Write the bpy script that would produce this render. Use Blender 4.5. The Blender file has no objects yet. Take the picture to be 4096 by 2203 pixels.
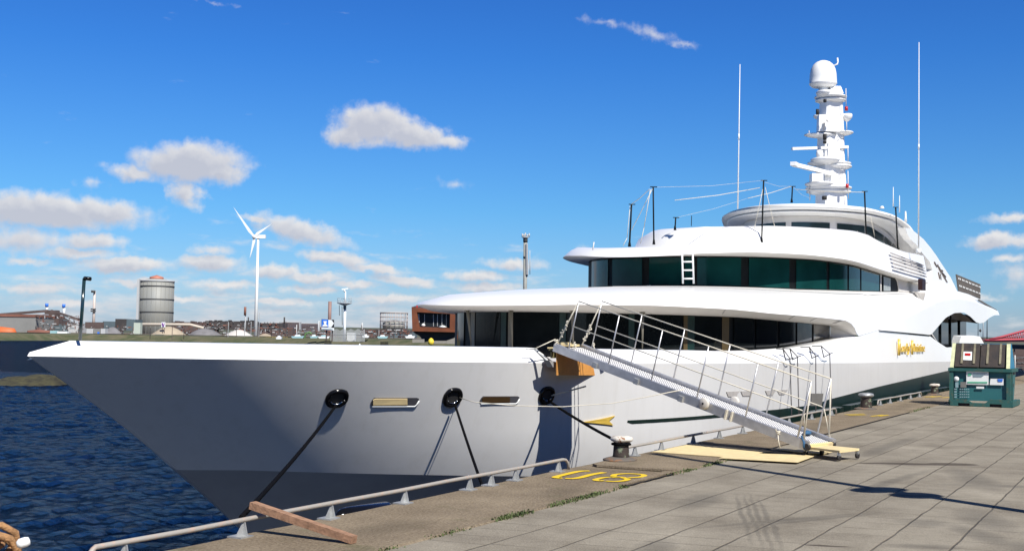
import bpy, bmesh, math, random
from mathutils import Vector, Matrix, noise
from mathutils.geometry import tessellate_polygon
random.seed(7)
S = bpy.context.scene
COL = S.collection

# ------------------------------------------------------------------ camera
FPX, CX, CY = 4800.0, 2048.0, 1101.5          # photograph: 4096 x 2203
EYE = 1.8
roll = 0.0153
pitch = math.atan((1354 - CY) / FPX)
th = math.atan((4620 - CX) / FPX)
Fw = Vector((math.cos(th)*math.cos(pitch), math.sin(th)*math.cos(pitch), math.sin(pitch)))
R0 = Vector((math.sin(th), -math.cos(th), 0))
U0 = R0.cross(Fw)
Rt = R0*math.cos(roll) + U0*math.sin(roll)
Up = U0*math.cos(roll) - R0*math.sin(roll)
cd = bpy.data.cameras.new('camera'); cam = bpy.data.objects.new('camera', cd); COL.objects.link(cam)
M = Matrix((Rt, Up, -Fw)).transposed().to_4x4(); M.translation = (0, 0, EYE)
cam.matrix_world = M
cd.sensor_fit = 'HORIZONTAL'; cd.sensor_width = 36; cd.lens = 36*FPX/4096
cd.clip_start = .1; cd.clip_end = 9000
S.camera = cam

# ------------------------------------------------------------------ sun, exposure
SUN_EL = math.radians(46); SH = Vector((.536, .844))        # SH: the way shadows fall on the ground
L = Vector((SH.x*math.cos(SUN_EL), SH.y*math.cos(SUN_EL), -math.sin(SUN_EL)))
sd = bpy.data.lights.new('sun', 'SUN'); sd.energy = 5.0; sd.angle = math.radians(.5); sd.color = (1, .955, .88)
sun = bpy.data.objects.new('sun', sd); COL.objects.link(sun)
sun.rotation_mode = 'QUATERNION'; sun.rotation_quaternion = L.to_track_quat('-Z', 'Y'); sun.location = (0, 0, 60)
S.view_settings.view_transform = 'Standard'; S.view_settings.look = 'None'
S.view_settings.exposure = 0.42; S.view_settings.gamma = 1
S.render.resolution_x, S.render.resolution_y = 1024, 550
S.render.engine = 'CYCLES'

def ray(u, v):
    return Fw + Rt*((u-CX)/FPX) + Up*((CY-v)/FPX)
def at(u, v, D):
    "point seen at photo pixel (u, v), D metres ahead"
    return Vector((0, 0, EYE)) + ray(u, v)*D
def aty(u, v, y):
    r = ray(u, v); return Vector((0, 0, EYE)) + r*(y/r.y)
def atz(u, v, z=0.):
    r = ray(u, v); return Vector((0, 0, EYE)) + r*((z-EYE)/r.z)
def azel(u, v):
    r = ray(u, v).normalized(); return math.atan2(r.y, r.x), math.asin(r.z)

# ------------------------------------------------------------------ world: sky with clouds
def nd(nt, t, **k):
    n = nt.nodes.new(t)
    for a, b in k.items():
        if a == 'ins':
            for i, v in b.items(): n.inputs[i].default_value = v
        else: setattr(n, a, b)
    return n
def mth(nt, op, a, b=None, c=None, clamp=False):
    n = nt.nodes.new('ShaderNodeMath'); n.operation = op; n.use_clamp = clamp
    for i, x in enumerate((a, b, c)):
        if x is None: continue
        if isinstance(x, (int, float)): n.inputs[i].default_value = x
        else: nt.links.new(x, n.inputs[i])
    return n.outputs[0]
w = bpy.data.worlds.new('World'); S.world = w; w.use_nodes = True
nt = w.node_tree; nt.nodes.clear(); LK = nt.links
out = nd(nt, 'ShaderNodeOutputWorld'); bg = nd(nt, 'ShaderNodeBackground'); bg.inputs[1].default_value = .070
LK.new(bg.outputs[0], out.inputs[0])
sky = nd(nt, 'ShaderNodeTexSky', sky_type='NISHITA', sun_disc=False, sun_elevation=SUN_EL,
         sun_rotation=math.atan2(-SH.x, -SH.y), air_density=1.0, dust_density=.35, ozone_density=2.2, altitude=0)
tc = nd(nt, 'ShaderNodeTexCoord')
CL = [  # photo-pixel centre, half width, half height, tilt, weight
 (1500,500,165,88,0,1.15),(1640,535,190,58,.1,1.1),(1390,545,95,52,0,1),(1790,560,90,34,.1,.85),
 (760,650,225,85,-.05,1.2),(535,690,115,34,.15,.8),(745,775,80,55,.5,.9),(900,690,100,55,0,.9),
 (180,845,380,72,.0,1.15),(430,850,150,55,.1,.95),(90,960,210,62,0,.72),(370,965,150,34,0,.8),(320,1012,180,28,0,.8),
 (110,1045,110,22,0,.6),(500,1062,190,34,0,1.05),(835,1055,150,36,0,.95),(850,1005,100,24,0,.6),
 (1200,925,220,50,.22,.95),(1030,880,90,22,.2,.7),(1345,1032,150,32,.1,.95),(1500,1075,150,24,.1,.9),(1090,1085,110,32,0,.95),(1250,1110,160,26,0,.85),
 (2060,1054,150,26,0,.7),(1900,1105,140,26,0,.8),(1620,1120,150,26,.1,.85),(1420,1135,130,22,0,.8),(1950,1150,160,28,0,.85),(1250,1160,140,20,0,.8),
 (560,1130,150,20,0,.8),(900,1140,160,24,0,.85),(1100,1210,190,20,0,.8),(1560,1190,170,20,0,.8),(700,1195,200,20,0,.75),(150,1150,190,26,0,.7),(300,1215,220,22,0,.75),
 (3990,962,115,34,0,1.0),(4060,868,130,24,-.1,.72),(4040,1035,80,22,0,.6),(4085,1100,80,55,0,.55),(3950,1195,60,18,0,.5),
 (2420,95,100,18,.2,.36),(2600,135,130,24,.25,.36),(2730,175,80,16,.3,.32),(860,8,80,8,.1,.22),(1820,738,70,20,.1,.3),(2330,990,50,18,0,.35),(365,728,60,22,0,.35),
 (-200,900,200,90,0,1),(-500,1000,300,120,0,1),(4500,950,250,60,0,1),(4800,1100,300,80,0,1),
]
def cloud_group():
    g = bpy.data.node_groups.new('cloud_field', 'ShaderNodeTree')
    g.interface.new_socket('azel', in_out='INPUT', socket_type='NodeSocketVector')
    g.interface.new_socket('density', in_out='OUTPUT', socket_type='NodeSocketFloat')
    gi = g.nodes.new('NodeGroupInput'); go = g.nodes.new('NodeGroupOutput')
    # billow: distort the coordinates, in degrees
    n1 = nd(g, 'ShaderNodeTexNoise', ins={'Scale': 1.1, 'Detail': 4., 'Roughness': .6}); g.links.new(gi.outputs[0], n1.inputs['Vector'])
    vm = nd(g, 'ShaderNodeVectorMath', operation='SUBTRACT'); g.links.new(n1.outputs['Color'], vm.inputs[0]); vm.inputs[1].default_value = (.5, .5, .5)
    vs = nd(g, 'ShaderNodeVectorMath', operation='MULTIPLY_ADD'); g.links.new(vm.outputs[0], vs.inputs[0]); vs.inputs[1].default_value = (1.4, .75, 0); g.links.new(gi.outputs[0], vs.inputs[2])
    acc = None
    for (u, v, hw, hh, tilt, wt) in CL:
        a, e = azel(u, v); a = math.degrees(a); e = math.degrees(e)
        k = 180/math.pi/FPX
        mp = nd(g, 'ShaderNodeMapping', vector_type='TEXTURE')
        mp.inputs['Location'].default_value = (a, e, 0); mp.inputs['Rotation'].default_value = (0, 0, tilt)
        mp.inputs['Scale'].default_value = (hw*k*1.20, hh*k*1.18, 1)
        g.links.new(vs.outputs[0], mp.inputs[0])
        ln = nd(g, 'ShaderNodeVectorMath', operation='LENGTH'); g.links.new(mp.outputs[0], ln.inputs[0])
        d = mth(g, 'MULTIPLY_ADD', ln.outputs['Value'], -wt, wt)
        acc = d if acc is None else mth(g, 'MAXIMUM', acc, d)
    n2 = nd(g, 'ShaderNodeTexNoise', ins={'Scale': 1.5, 'Detail': 5., 'Roughness': .5}); g.links.new(gi.outputs[0], n2.inputs['Vector'])
    f = mth(g, 'MULTIPLY_ADD', n2.outputs[0], .7, -.36)
    f = mth(g, 'ADD', acc, f)
    mb_ = nd(g, 'ShaderNodeMapping'); mb_.inputs['Scale'].default_value = (.42, 1.5, 1); g.links.new(gi.outputs[0], mb_.inputs[0])
    n3 = nd(g, 'ShaderNodeTexNoise', ins={'Scale': 1.0, 'Detail': 6., 'Roughness': .6}); g.links.new(mb_.outputs[0], n3.inputs[0])
    se = nd(g, 'ShaderNodeSeparateXYZ'); g.links.new(gi.outputs[0], se.inputs[0])
    bnd = nd(g, 'ShaderNodeMapRange', ins={1: .6, 2: 6.5, 3: .10, 4: -.42}); g.links.new(se.outputs[1], bnd.inputs[0])
    rgt = nd(g, 'ShaderNodeMapRange', ins={1: 14., 2: 34., 3: -.16, 4: .05}); g.links.new(se.outputs[0], rgt.inputs[0])
    bank = mth(g, 'ADD', mth(g, 'MULTIPLY_ADD', n3.outputs[0], 1.5, -.62), mth(g, 'ADD', bnd.outputs[0], rgt.outputs[0]))
    f = mth(g, 'MAXIMUM', f, bank)
    g.links.new(f, go.inputs[0])
    return g
G = cloud_group()
sep = nd(nt, 'ShaderNodeSeparateXYZ'); LK.new(tc.outputs['Generated'], sep.inputs[0])
az = mth(nt, 'MULTIPLY', mth(nt, 'ARCTAN2', sep.outputs[1], sep.outputs[0]), 57.2958)
el = mth(nt, 'MULTIPLY', mth(nt, 'ARCSINE', sep.outputs[2]), 57.2958)
def field(de, da=0.):
    c = nd(nt, 'ShaderNodeCombineXYZ'); LK.new(mth(nt, 'ADD', az, da), c.inputs[0]); LK.new(mth(nt, 'ADD', el, de), c.inputs[1])
    g = nt.nodes.new('ShaderNodeGroup'); g.node_tree = G; LK.new(c.outputs[0], g.inputs[0]); return g.outputs[0]
f0 = field(0); f1 = field(.32, -.2)
dens = nd(nt, 'ShaderNodeMapRange', interpolation_type='SMOOTHSTEP', ins={1: -.02, 2: .62, 3: 0., 4: .95}); LK.new(f0, dens.inputs[0])
up = mth(nt, 'GREATER_THAN', el, -.3)
dm = mth(nt, 'MULTIPLY', dens.outputs[0], up)
lit = nd(nt, 'ShaderNodeMapRange', ins={1: .75, 2: -.05, 3: 0., 4: 1.}); LK.new(f1, lit.inputs[0])
cc = nd(nt, 'ShaderNodeMixRGB'); LK.new(lit.outputs[0], cc.inputs[0]); cc.inputs[1].default_value = (5.9, 6.1, 6.9, 1); cc.inputs[2].default_value = (8.8, 8.7, 8.7, 1)
# clear-air colour of the photograph: deep above, paler low down
tint = nd(nt, 'ShaderNodeValToRGB'); cr = tint.color_ramp
cr.elements[0].position = 0; cr.elements[0].color = (.60, .76, 1.24, 1)
cr.elements[1].position = 1; cr.elements[1].color = (.34, .42, .55, 1)
for p_, c_ in ((.024, (.54, .82, 1.26, 1)), (.066, (.37, .81, 1.28, 1)), (.147, (.21, .66, 1.34, 1)), (.244, (.15, .50, 1.26, 1)), (.40, (.28, .42, .66, 1))):
    e = cr.elements.new(p_); e.color = c_
LK.new(mth(nt, 'DIVIDE', el, 90., clamp=True), tint.inputs[0])
mul = nd(nt, 'ShaderNodeMixRGB', blend_type='MULTIPLY'); mul.inputs[0].default_value = 1
LK.new(sky.outputs[0], mul.inputs[1]); LK.new(tint.outputs[0], mul.inputs[2])
mx = nd(nt, 'ShaderNodeMixRGB'); LK.new(dm, mx.inputs[0]); LK.new(mul.outputs[0], mx.inputs[1]); LK.new(cc.outputs[0], mx.inputs[2])
LK.new(mx.outputs[0], bg.inputs[0])

# ------------------------------------------------------------------ materials
def mat(name, col, rough=.6, metal=0., var=.12, scale=3., bump=0., bscale=None, spec=.5, col2=None, detail=5., thr=None, alpha=None, ior=None, emit=None, coat=0.):
    m = bpy.data.materials.new(name); m.use_nodes = True
    t = m.node_tree; b = t.nodes['Principled BSDF']
    b.inputs['Roughness'].default_value = rough; b.inputs['Metallic'].default_value = metal
    b.inputs['Specular IOR Level'].default_value = spec
    if ior: b.inputs['IOR'].default_value = ior
    if coat: b.inputs['Coat Weight'].default_value = coat
    tcn = nd(t, 'ShaderNodeTexCoord')
    n = nd(t, 'ShaderNodeTexNoise', ins={'Scale': scale, 'Detail': detail, 'Roughness': .6}); t.links.new(tcn.outputs['Object'], n.inputs['Vector'])
    mr = nd(t, 'ShaderNodeMapRange', ins={1: (thr[0] if thr else .3), 2: (thr[1] if thr else .7)}); t.links.new(n.outputs[0], mr.inputs[0])
    mx = nd(t, 'ShaderNodeMixRGB'); t.links.new(mr.outputs[0], mx.inputs[0])
    c1 = tuple(x*(1-var) for x in col); c2 = col2 if col2 else tuple(min(1, x*(1+var)) for x in col)
    mx.inputs[1].default_value = (*c1, 1); mx.inputs[2].default_value = (*c2, 1)
    t.links.new(mx.outputs[0], b.inputs['Base Color'])
    if bump:
        n2 = nd(t, 'ShaderNodeTexNoise', ins={'Scale': bscale or scale*4, 'Detail': 6.}); t.links.new(tcn.outputs['Object'], n2.inputs['Vector'])
        bp = nd(t, 'ShaderNodeBump', ins={'Strength': bump, 'Distance': .02}); t.links.new(n2.outputs[0], bp.inputs['Height']); t.links.new(bp.outputs[0], b.inputs['Normal'])
    if alpha is not None: b.inputs['Alpha'].default_value = alpha
    if emit: b.inputs['Emission Color'].default_value = (*emit[:3], 1); b.inputs['Emission Strength'].default_value = emit[3]
    return m
WHT = mat('yacht_white', (.80, .80, .79), rough=.28, var=.015, scale=.6, spec=.35)
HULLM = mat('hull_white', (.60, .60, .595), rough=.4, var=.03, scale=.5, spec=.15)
t = HULLM.node_tree; b = t.nodes['Principled BSDF']; old = b.inputs['Base Color'].links[0].from_socket
tcn = nd(t, 'ShaderNodeTexCoord'); mpn = nd(t, 'ShaderNodeMapping'); mpn.inputs['Scale'].default_value = (2.2, 2.2, .22); t.links.new(tcn.outputs['Object'], mpn.inputs[0])
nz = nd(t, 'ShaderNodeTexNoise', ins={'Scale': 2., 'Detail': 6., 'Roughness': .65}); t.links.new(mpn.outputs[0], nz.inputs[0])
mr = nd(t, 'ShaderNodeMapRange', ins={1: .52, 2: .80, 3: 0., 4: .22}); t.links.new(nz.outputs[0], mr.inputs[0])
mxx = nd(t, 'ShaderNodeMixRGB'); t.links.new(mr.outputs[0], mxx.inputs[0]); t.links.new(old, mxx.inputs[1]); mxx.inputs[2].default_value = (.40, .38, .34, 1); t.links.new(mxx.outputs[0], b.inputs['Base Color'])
wv = nd(t, 'ShaderNodeTexNoise', ins={'Scale': .9, 'Detail': 2.}); t.links.new(tcn.outputs['Object'], wv.inputs[0])
bp = nd(t, 'ShaderNodeBump', ins={'Strength': .08, 'Distance': .05}); t.links.new(wv.outputs[0], bp.inputs['Height']); t.links.new(bp.outputs[0], b.inputs['Normal']); b.inputs['Coat Weight'].default_value = .25; b.inputs['Coat Roughness'].default_value = .12
BOOT = mat('boot_top_grey', (.30, .30, .305), rough=.4, var=.1, scale=.8, spec=.4)
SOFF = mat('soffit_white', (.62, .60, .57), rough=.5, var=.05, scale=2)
GREENBLK = mat('dark_green_paint', (.006, .018, .015), rough=.35, var=.3, scale=1)
GLASS_LO = mat('glass_black', (.006, .008, .009), rough=.06, var=.4, scale=.7, spec=.22)
GLASS_UP = mat('glass_teal', (.005, .038, .037), rough=.1, var=.35, scale=.5, spec=.22)
GLASS_TOP = mat('glass_grey', (.03, .05, .055), rough=.08, var=.3, scale=.5, spec=.4)
MULL = mat('mullion_black', (.004, .006, .007), rough=.6, var=.3, spec=.15)
TEALP = mat('teal_frame', (.004, .022, .02), rough=.4, var=.3)
BEIGE = mat('beige_support', (.15, .14, .11), rough=.5)
BLKGL = mat('black_gloss', (.005, .005, .006), rough=.15, spec=.3)
BLK = mat('black_rubber', (.012, .012, .013), rough=.7)
CHROME = mat('polished_steel', (.75, .75, .74), rough=.16, metal=1.)
STEEL = mat('galvanised_steel', (.42, .43, .43), rough=.5, metal=.55, var=.2, scale=9)
ALU = mat('brushed_aluminium', (.50, .50, .51), rough=.42, metal=.6, var=.14, scale=7)
GOLD = mat('gold_leaf', (.78, .54, .10), rough=.35, metal=.35)
RAILP = mat('rail_paint', (.40, .375, .34), rough=.6, var=.22, scale=14, bump=.2, col2=(.40, .30, .24), thr=(.52, .68))
WOODT = mat('weathered_timber', (.29, .165, .10), rough=.85, var=.3, scale=12, bump=.4)
PLY = mat('plywood_sheet', (.68, .55, .30), rough=.8, var=.12, scale=6, bump=.1)
PLYO = mat('orange_plywood', (.60, .27, .06), rough=.75, var=.12, scale=8)
ROPEW = mat('white_line', (.62, .58, .48), rough=.9, bump=.5, bscale=60)
ROPEM = mat('manila_rope', (.33, .18, .08), rough=.95, var=.3, scale=30, bump=.8, bscale=50)
ROPEB = mat('black_mooring_line', (.004, .004, .005), rough=.9, spec=.05)
RUST = mat('rusty_iron', (.10, .04, .025), rough=.85, var=.4, scale=9, bump=.4, col2=(.30, .11, .03))
DKIRON = mat('dark_iron', (.05, .035, .028), rough=.8, var=.3, scale=8, bump=.4, col2=(.17, .2, .13), thr=(.52, .62))
CHIPW = mat('chipped_white_paint', (.70, .66, .58), rough=.7, scale=11, col2=(.22, .10, .05), thr=(.56, .62), bump=.3)
REDM = mat('red_lamp', (.45, .01, .01), rough=.3)
YEL = mat('yellow_road_paint', (.82, .56, .01), rough=.8, var=.12, scale=16, col2=(.42, .32, .10), thr=(.62, .8))
SKIP = mat('teal_skip_paint', (.028, .16, .17), rough=.5, var=.25, scale=4, bump=.15, col2=(.02, .10, .13), thr=(.5, .8))
SKIPF = mat('skip_frame_paint', (.025, .13, .12), rough=.6, var=.3, scale=6, bump=.2, col2=(.07, .09, .06), thr=(.5, .7))
SKIPB = mat('skip_blue_panel', (.03, .20, .34), rough=.5, var=.15, scale=5)
SKIPY = mat('skip_pale_edge', (.58, .60, .36), rough=.6, var=.2, scale=10)
LIDM = mat('skip_lid_grey', (.025, .023, .026), rough=.6, var=.3, scale=5, bump=.2, col2=(.05, .036, .028))
SIGNW = mat('sign_white', (.75, .77, .76), rough=.5, var=.04)
SIGNG = mat('sign_green', (.10, .42, .25), rough=.5)
SIGNB = mat('sign_blue', (.03, .16, .62), rough=.5, var=.05)
SIGNK = mat('sign_black', (.015, .015, .018), rough=.5)
LBL = mat('faded_lettering', (.22, .33, .36), rough=.6)
TYRE = mat('caster_rubber', (.02, .018, .018), rough=.7)
BLUEST = mat('blue_strap', (.03, .10, .20), rough=.8)

# ------------------------------------------------------------------ mesh helpers
class MB:
    def __init__(s): s.v = []; s.f = []; s.sm = []
    def add(s, vs, fs, sm=False):
        o = len(s.v); s.v += [Vector(v) for v in vs]; s.f += [tuple(i+o for i in f) for f in fs]; s.sm += [sm]*len(fs); return s
    def box(s, c, size, rz=0., ax=None):
        c = Vector(c); h = Vector(size)/2
        if ax is None: X = Vector((math.cos(rz), math.sin(rz), 0)); Y = Vector((-math.sin(rz), math.cos(rz), 0)); Z = Vector((0, 0, 1))
        else: X, Y, Z = ax
        vs = [c + X*(i*h.x) + Y*(j*h.y) + Z*(k*h.z) for k in (-1, 1) for j in (-1, 1) for i in (-1, 1)]
        return s.add(vs, [(0, 2, 3, 1), (4, 5, 7, 6), (0, 1, 5, 4), (2, 6, 7, 3), (0, 4, 6, 2), (1, 3, 7, 5)])
    def beam(s, a, b, wd, ht, up=(0, 0, 1)):
        a = Vector(a); b = Vector(b); X = (b-a).normalized(); Y = Vector(up).cross(X).normalized(); Z = X.cross(Y)
        return s.box((a+b)/2, ((b-a).length, wd, ht), ax=(X, Y, Z))
    def tube(s, pts, r, n=8, caps=True, r2=None):
        pts = [Vector(p) for p in pts]; N = len(pts); vs = []; prev = None
        for i, p in enumerate(pts):
            d = (pts[min(i+1, N-1)] - pts[max(i-1, 0)]).normalized()
            if prev is None: a = d.orthogonal().normalized()
            else: a = (prev - d*prev.dot(d)); a = a.normalized() if a.length > 1e-6 else d.orthogonal().normalized()
            prev = a; b = d.cross(a); rr = r if r2 is None else r + (r2-r)*i/max(1, N-1)
            vs += [p + (a*math.cos(2*math.pi*k/n) + b*math.sin(2*math.pi*k/n))*rr for k in range(n)]
        fs = [(i*n+k, i*n+(k+1) % n, (i+1)*n+(k+1) % n, (i+1)*n+k) for i in range(N-1) for k in range(n)]
        s.add(vs, fs, True)
        if caps: s.add(vs[:n], [tuple(range(n-1, -1, -1))]); s.add(vs[-n:], [tuple(range(n))])
        return s
    def lathe(s, c, prof, n=24, ax=None, sx=1., sy=1., rz=0., sm=True):
        c = Vector(c)
        if ax is None: X = Vector((math.cos(rz), math.sin(rz), 0)); Y = Vector((-math.sin(rz), math.cos(rz), 0)); Z = Vector((0, 0, 1))
        else: Z = Vector(ax).normalized(); X = Z.orthogonal().normalized(); Y = Z.cross(X)
        vs = [c + X*(r*sx*math.cos(2*math.pi*k/n)) + Y*(r*sy*math.sin(2*math.pi*k/n)) + Z*z for r, z in prof for k in range(n)]
        m = len(prof)
        fs = [(i*n+k, i*n+(k+1) % n, (i+1)*n+(k+1) % n, (i+1)*n+k) for i in range(m-1) for k in range(n)]
        s.add(vs, fs, sm)
        if prof[0][0] > 1e-4: s.add(vs[:n], [tuple(range(n-1, -1, -1))])
        if prof[-1][0] > 1e-4: s.add(vs[-n:], [tuple(range(n))])
        return s
    def poly(s, pts, thick, nrm=None):
        "flat outline given thickness along nrm"
        pts = [Vector(p) for p in pts]; n = len(pts); t = Vector(thick) if hasattr(thick, '__len__') else Vector(nrm).normalized()*thick
        tr = tessellate_polygon([pts]); vs = pts + [p+t for p in pts]
        a = [tuple(f) for f in tr]; nn = sum(((pts[f[1]]-pts[f[0]]).cross(pts[f[2]]-pts[f[0]]) for f in a), Vector())
        if nn.dot(t) > 0: a = [f[::-1] for f in a]
        s.add(vs, a + [tuple(i+n for i in f[::-1]) for f in a] + [(i, (i+1) % n, (i+1) % n+n, i+n) for i in range(n)])
        return s
    def grid(s, rows, sm=True, close=False):
        m = len(rows[0]); vs = [p for r in rows for p in r]
        fs = [(i*m+k, i*m+k+1, (i+1)*m+k+1, (i+1)*m+k) for i in range(len(rows)-1) for k in range(m-1)]
        return s.add(vs, fs, sm)
    def disc_ribbon(s, pts, wd, z):
        pts = [Vector((p[0], p[1], z)) for p in pts]; A = []; B = []
        for i, p in enumerate(pts):
            d = (pts[min(i+1, len(pts)-1)] - pts[max(i-1, 0)]).normalized(); nn = Vector((-d.y, d.x, 0))*wd/2
            A.append(p+nn); B.append(p-nn)
        return s.grid([B, A], False)
def tag(o, label=None, cat=None, group=None, kind=None):
    if label: o['label'] = label
    if cat: o['category'] = cat
    if group: o['group'] = group
    if kind: o['kind'] = kind
    return o
def root_of(o):
    while o.parent: o = o.parent
    return o
def T(name, label, cat, loc=(0, 0, 0), group=None):
    o = bpy.data.objects.new(name, None); COL.objects.link(o); o.location = loc; o.empty_display_size = .3
    return tag(o, label, cat, group)
def O(name, mb, m, parent=None, label=None, fixn=True):
    off = Vector((0, 0, 0)) if parent is None else Vector(root_of(parent).location)
    me = bpy.data.meshes.new(name); me.from_pydata([v-off for v in mb.v], [], mb.f)
    me.polygons.foreach_set('use_smooth', mb.sm)
    for mm in (m if isinstance(m, (list, tuple)) else [m]): me.materials.append(mm)
    if fixn:
        bm = bmesh.new(); bm.from_mesh(me); bmesh.ops.remove_doubles(bm, verts=bm.verts, dist=1e-5); bmesh.ops.recalc_face_normals(bm, faces=bm.faces); bm.to_mesh(me); bm.free()
    me.update()
    o = bpy.data.objects.new(name, me); COL.objects.link(o)
    if parent: o.parent = parent
    if label: o['label'] = label
    return o
def thing(name, mb, m, label, cat, group=None, kind=None, fixn=True):
    return tag(O(name, mb, m, fixn=fixn), label, cat, group, kind)
def struct(name, mb, m, fixn=False):
    return tag(O(name, mb, m, fixn=fixn), kind='structure')
def tb(tab, x):
    if x <= tab[0][0]: return tab[0][1]
    for (a, b), (c, d) in zip(tab, tab[1:]):
        if x <= c: return b + (d-b)*(x-a)/(c-a)
    return tab[-1][1]
def text_mesh(txt, size, extrude=.01, shear=0.):
    cu = bpy.data.curves.new('t', 'FONT'); cu.body = txt; cu.size = size; cu.extrude = extrude; cu.shear = shear
    ob = bpy.data.objects.new('t', cu); COL.objects.link(ob)
    dg = bpy.context.evaluated_depsgraph_get(); me = bpy.data.meshes.new_from_object(ob.evaluated_get(dg))
    vs = [v.co.copy() for v in me.vertices]; fs = [tuple(p.vertices) for p in me.polygons]
    bpy.data.objects.remove(ob); bpy.data.meshes.remove(me); bpy.data.curves.remove(cu)
    return vs, fs

# ================================================================== WATER
WZ = -3.5
wm = bpy.data.materials.new('harbour_water'); wm.use_nodes = True; t = wm.node_tree; t.nodes.clear()
wo = nd(t, 'ShaderNodeOutputMaterial'); df = nd(t, 'ShaderNodeBsdfDiffuse'); df.inputs[0].default_value = (.002, .007, .017, 1)
gl = nd(t, 'ShaderNodeBsdfGlossy'); gl.inputs['Roughness'].default_value = .09; gl.inputs[0].default_value = (.58, .66, .78, 1)
fr = nd(t, 'ShaderNodeFresnel', ins={'IOR': 1.33}); ms = nd(t, 'ShaderNodeMixShader'); t.links.new(mth(t, 'MINIMUM', mth(t, 'MULTIPLY', fr.outputs[0], .95), .34), ms.inputs[0])
t.links.new(df.outputs[0], ms.inputs[1]); t.links.new(gl.outputs[0], ms.inputs[2]); t.links.new(ms.outputs[0], wo.inputs[0])
tcn = nd(t, 'ShaderNodeTexCoord')
mp = nd(t, 'ShaderNodeMapping'); mp.inputs['Rotation'].default_value = (0, 0, math.radians(28)); mp.inputs['Scale'].default_value = (1.9, .8, 1)
t.links.new(tcn.outputs['Object'], mp.inputs[0])
n1 = nd(t, 'ShaderNodeTexNoise', ins={'Scale': 1.7, 'Detail': 6., 'Roughness': .62, 'Distortion': .3}); t.links.new(mp.outputs[0], n1.inputs[0])
n2 = nd(t, 'ShaderNodeTexNoise', ins={'Scale': .06, 'Detail': 5.}); t.links.new(mp.outputs[0], n2.inputs[0])
s_ = mth(t, 'MULTIPLY_ADD', n2.outputs[0], 1.6, n1.outputs[0])
bp = nd(t, 'ShaderNodeBump', ins={'Strength': 1., 'Distance': 1.3}); t.links.new(s_, bp.inputs['Height'])
ln_ = nd(t, 'ShaderNodeVectorMath', operation='LENGTH'); t.links.new(tcn.outputs['Object'], ln_.inputs[0]); mr_ = nd(t, 'ShaderNodeMapRange', ins={1: 60, 2: 420, 3: 1., 4: .8}); t.links.new(ln_.outputs['Value'], mr_.inputs[0]); t.links.new(mr_.outputs[0], bp.inputs['Strength'])
for n_ in (gl, df, fr): t.links.new(bp.outputs[0], n_.inputs['Normal'])
def wave(x, y):
    a = math.radians(62); u = x*math.cos(a)+y*math.sin(a); v = -x*math.sin(a)+y*math.cos(a)
    p = Vector((u*.55, v*.24, 0)); q = Vector((u*1.5, v*.75, 3))
    return .12*noise.noise(p) + .10*noise.noise(q) + .05*noise.noise(q*2.3)
mb = MB()
NX, NY = 330, 400
rows = []
for i in range(NX+1):
    x = -2 + 110*(i/NX)**1.15
    row = []
    for j in range(NY+1):
        y = 7.4 + 172*(j/NY)**1.6
        e = min(1, (x+2)/3, (108-x)/20, (179.4-y)/40)
        row.append((x, y, WZ + .02 + wave(x, y)*max(0, e)))
    rows.append(row)
mb.grid(rows, True)
X0, X1, Y0, Y1 = -2, 108, 7.4, 179.4
for (a, b2, c, d) in ((-3000, X0, 7.4, 6000), (X1, 6000, 7.4, 6000), (X0, X1, Y1, 6000)):
    mb.add([(a, c, WZ), (b2, c, WZ), (b2, d, WZ), (a, d, WZ)], [(0, 1, 2, 3)])
mb.add([(-3000, -3000, WZ), (-2, -3000, WZ), (-2, 7.4, WZ), (-3000, 7.4, WZ)], [(0, 1, 2, 3)])
struct('water', mb, wm)

# ================================================================== QUAY
def ellmask(t, tc_, spots, rough=1.6):
    "soft-edged irregular patches: (x, y, rx, ry, rot)"
    nz = nd(t, 'ShaderNodeTexNoise', ins={'Scale': 2.2, 'Detail': 5.}); t.links.new(tc_, nz.inputs[0])
    vm = nd(t, 'ShaderNodeVectorMath', operation='MULTIPLY_ADD'); t.links.new(nz.outputs['Color'], vm.inputs[0]); vm.inputs[1].default_value = (.12, .12, 0); t.links.new(tc_, vm.inputs[2])
    acc = None
    for (x, y, rx, ry, rot) in spots:
        m_ = nd(t, 'ShaderNodeMapping', vector_type='TEXTURE'); m_.inputs['Location'].default_value = (x+.06, y+.06, 0); m_.inputs['Rotation'].default_value = (0, 0, rot); m_.inputs['Scale'].default_value = (rx, ry, 1)
        t.links.new(vm.outputs[0], m_.inputs[0])
        g_ = nd(t, 'ShaderNodeSeparateXYZ'); t.links.new(m_.outputs[0], g_.inputs[0])
        l2 = mth(t, 'ADD', mth(t, 'MULTIPLY', g_.outputs[0], g_.outputs[0]), mth(t, 'MULTIPLY', g_.outputs[1], g_.outputs[1]))
        d = mth(t, 'SMOOTH_MIN', mth(t, 'MULTIPLY', mth(t, 'SUBTRACT', 1.15, l2), rough), 1., .2)
        acc = d if acc is None else mth(t, 'MAXIMUM', acc, d)
    return mth(t, 'MAXIMUM', acc, 0.)
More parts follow.
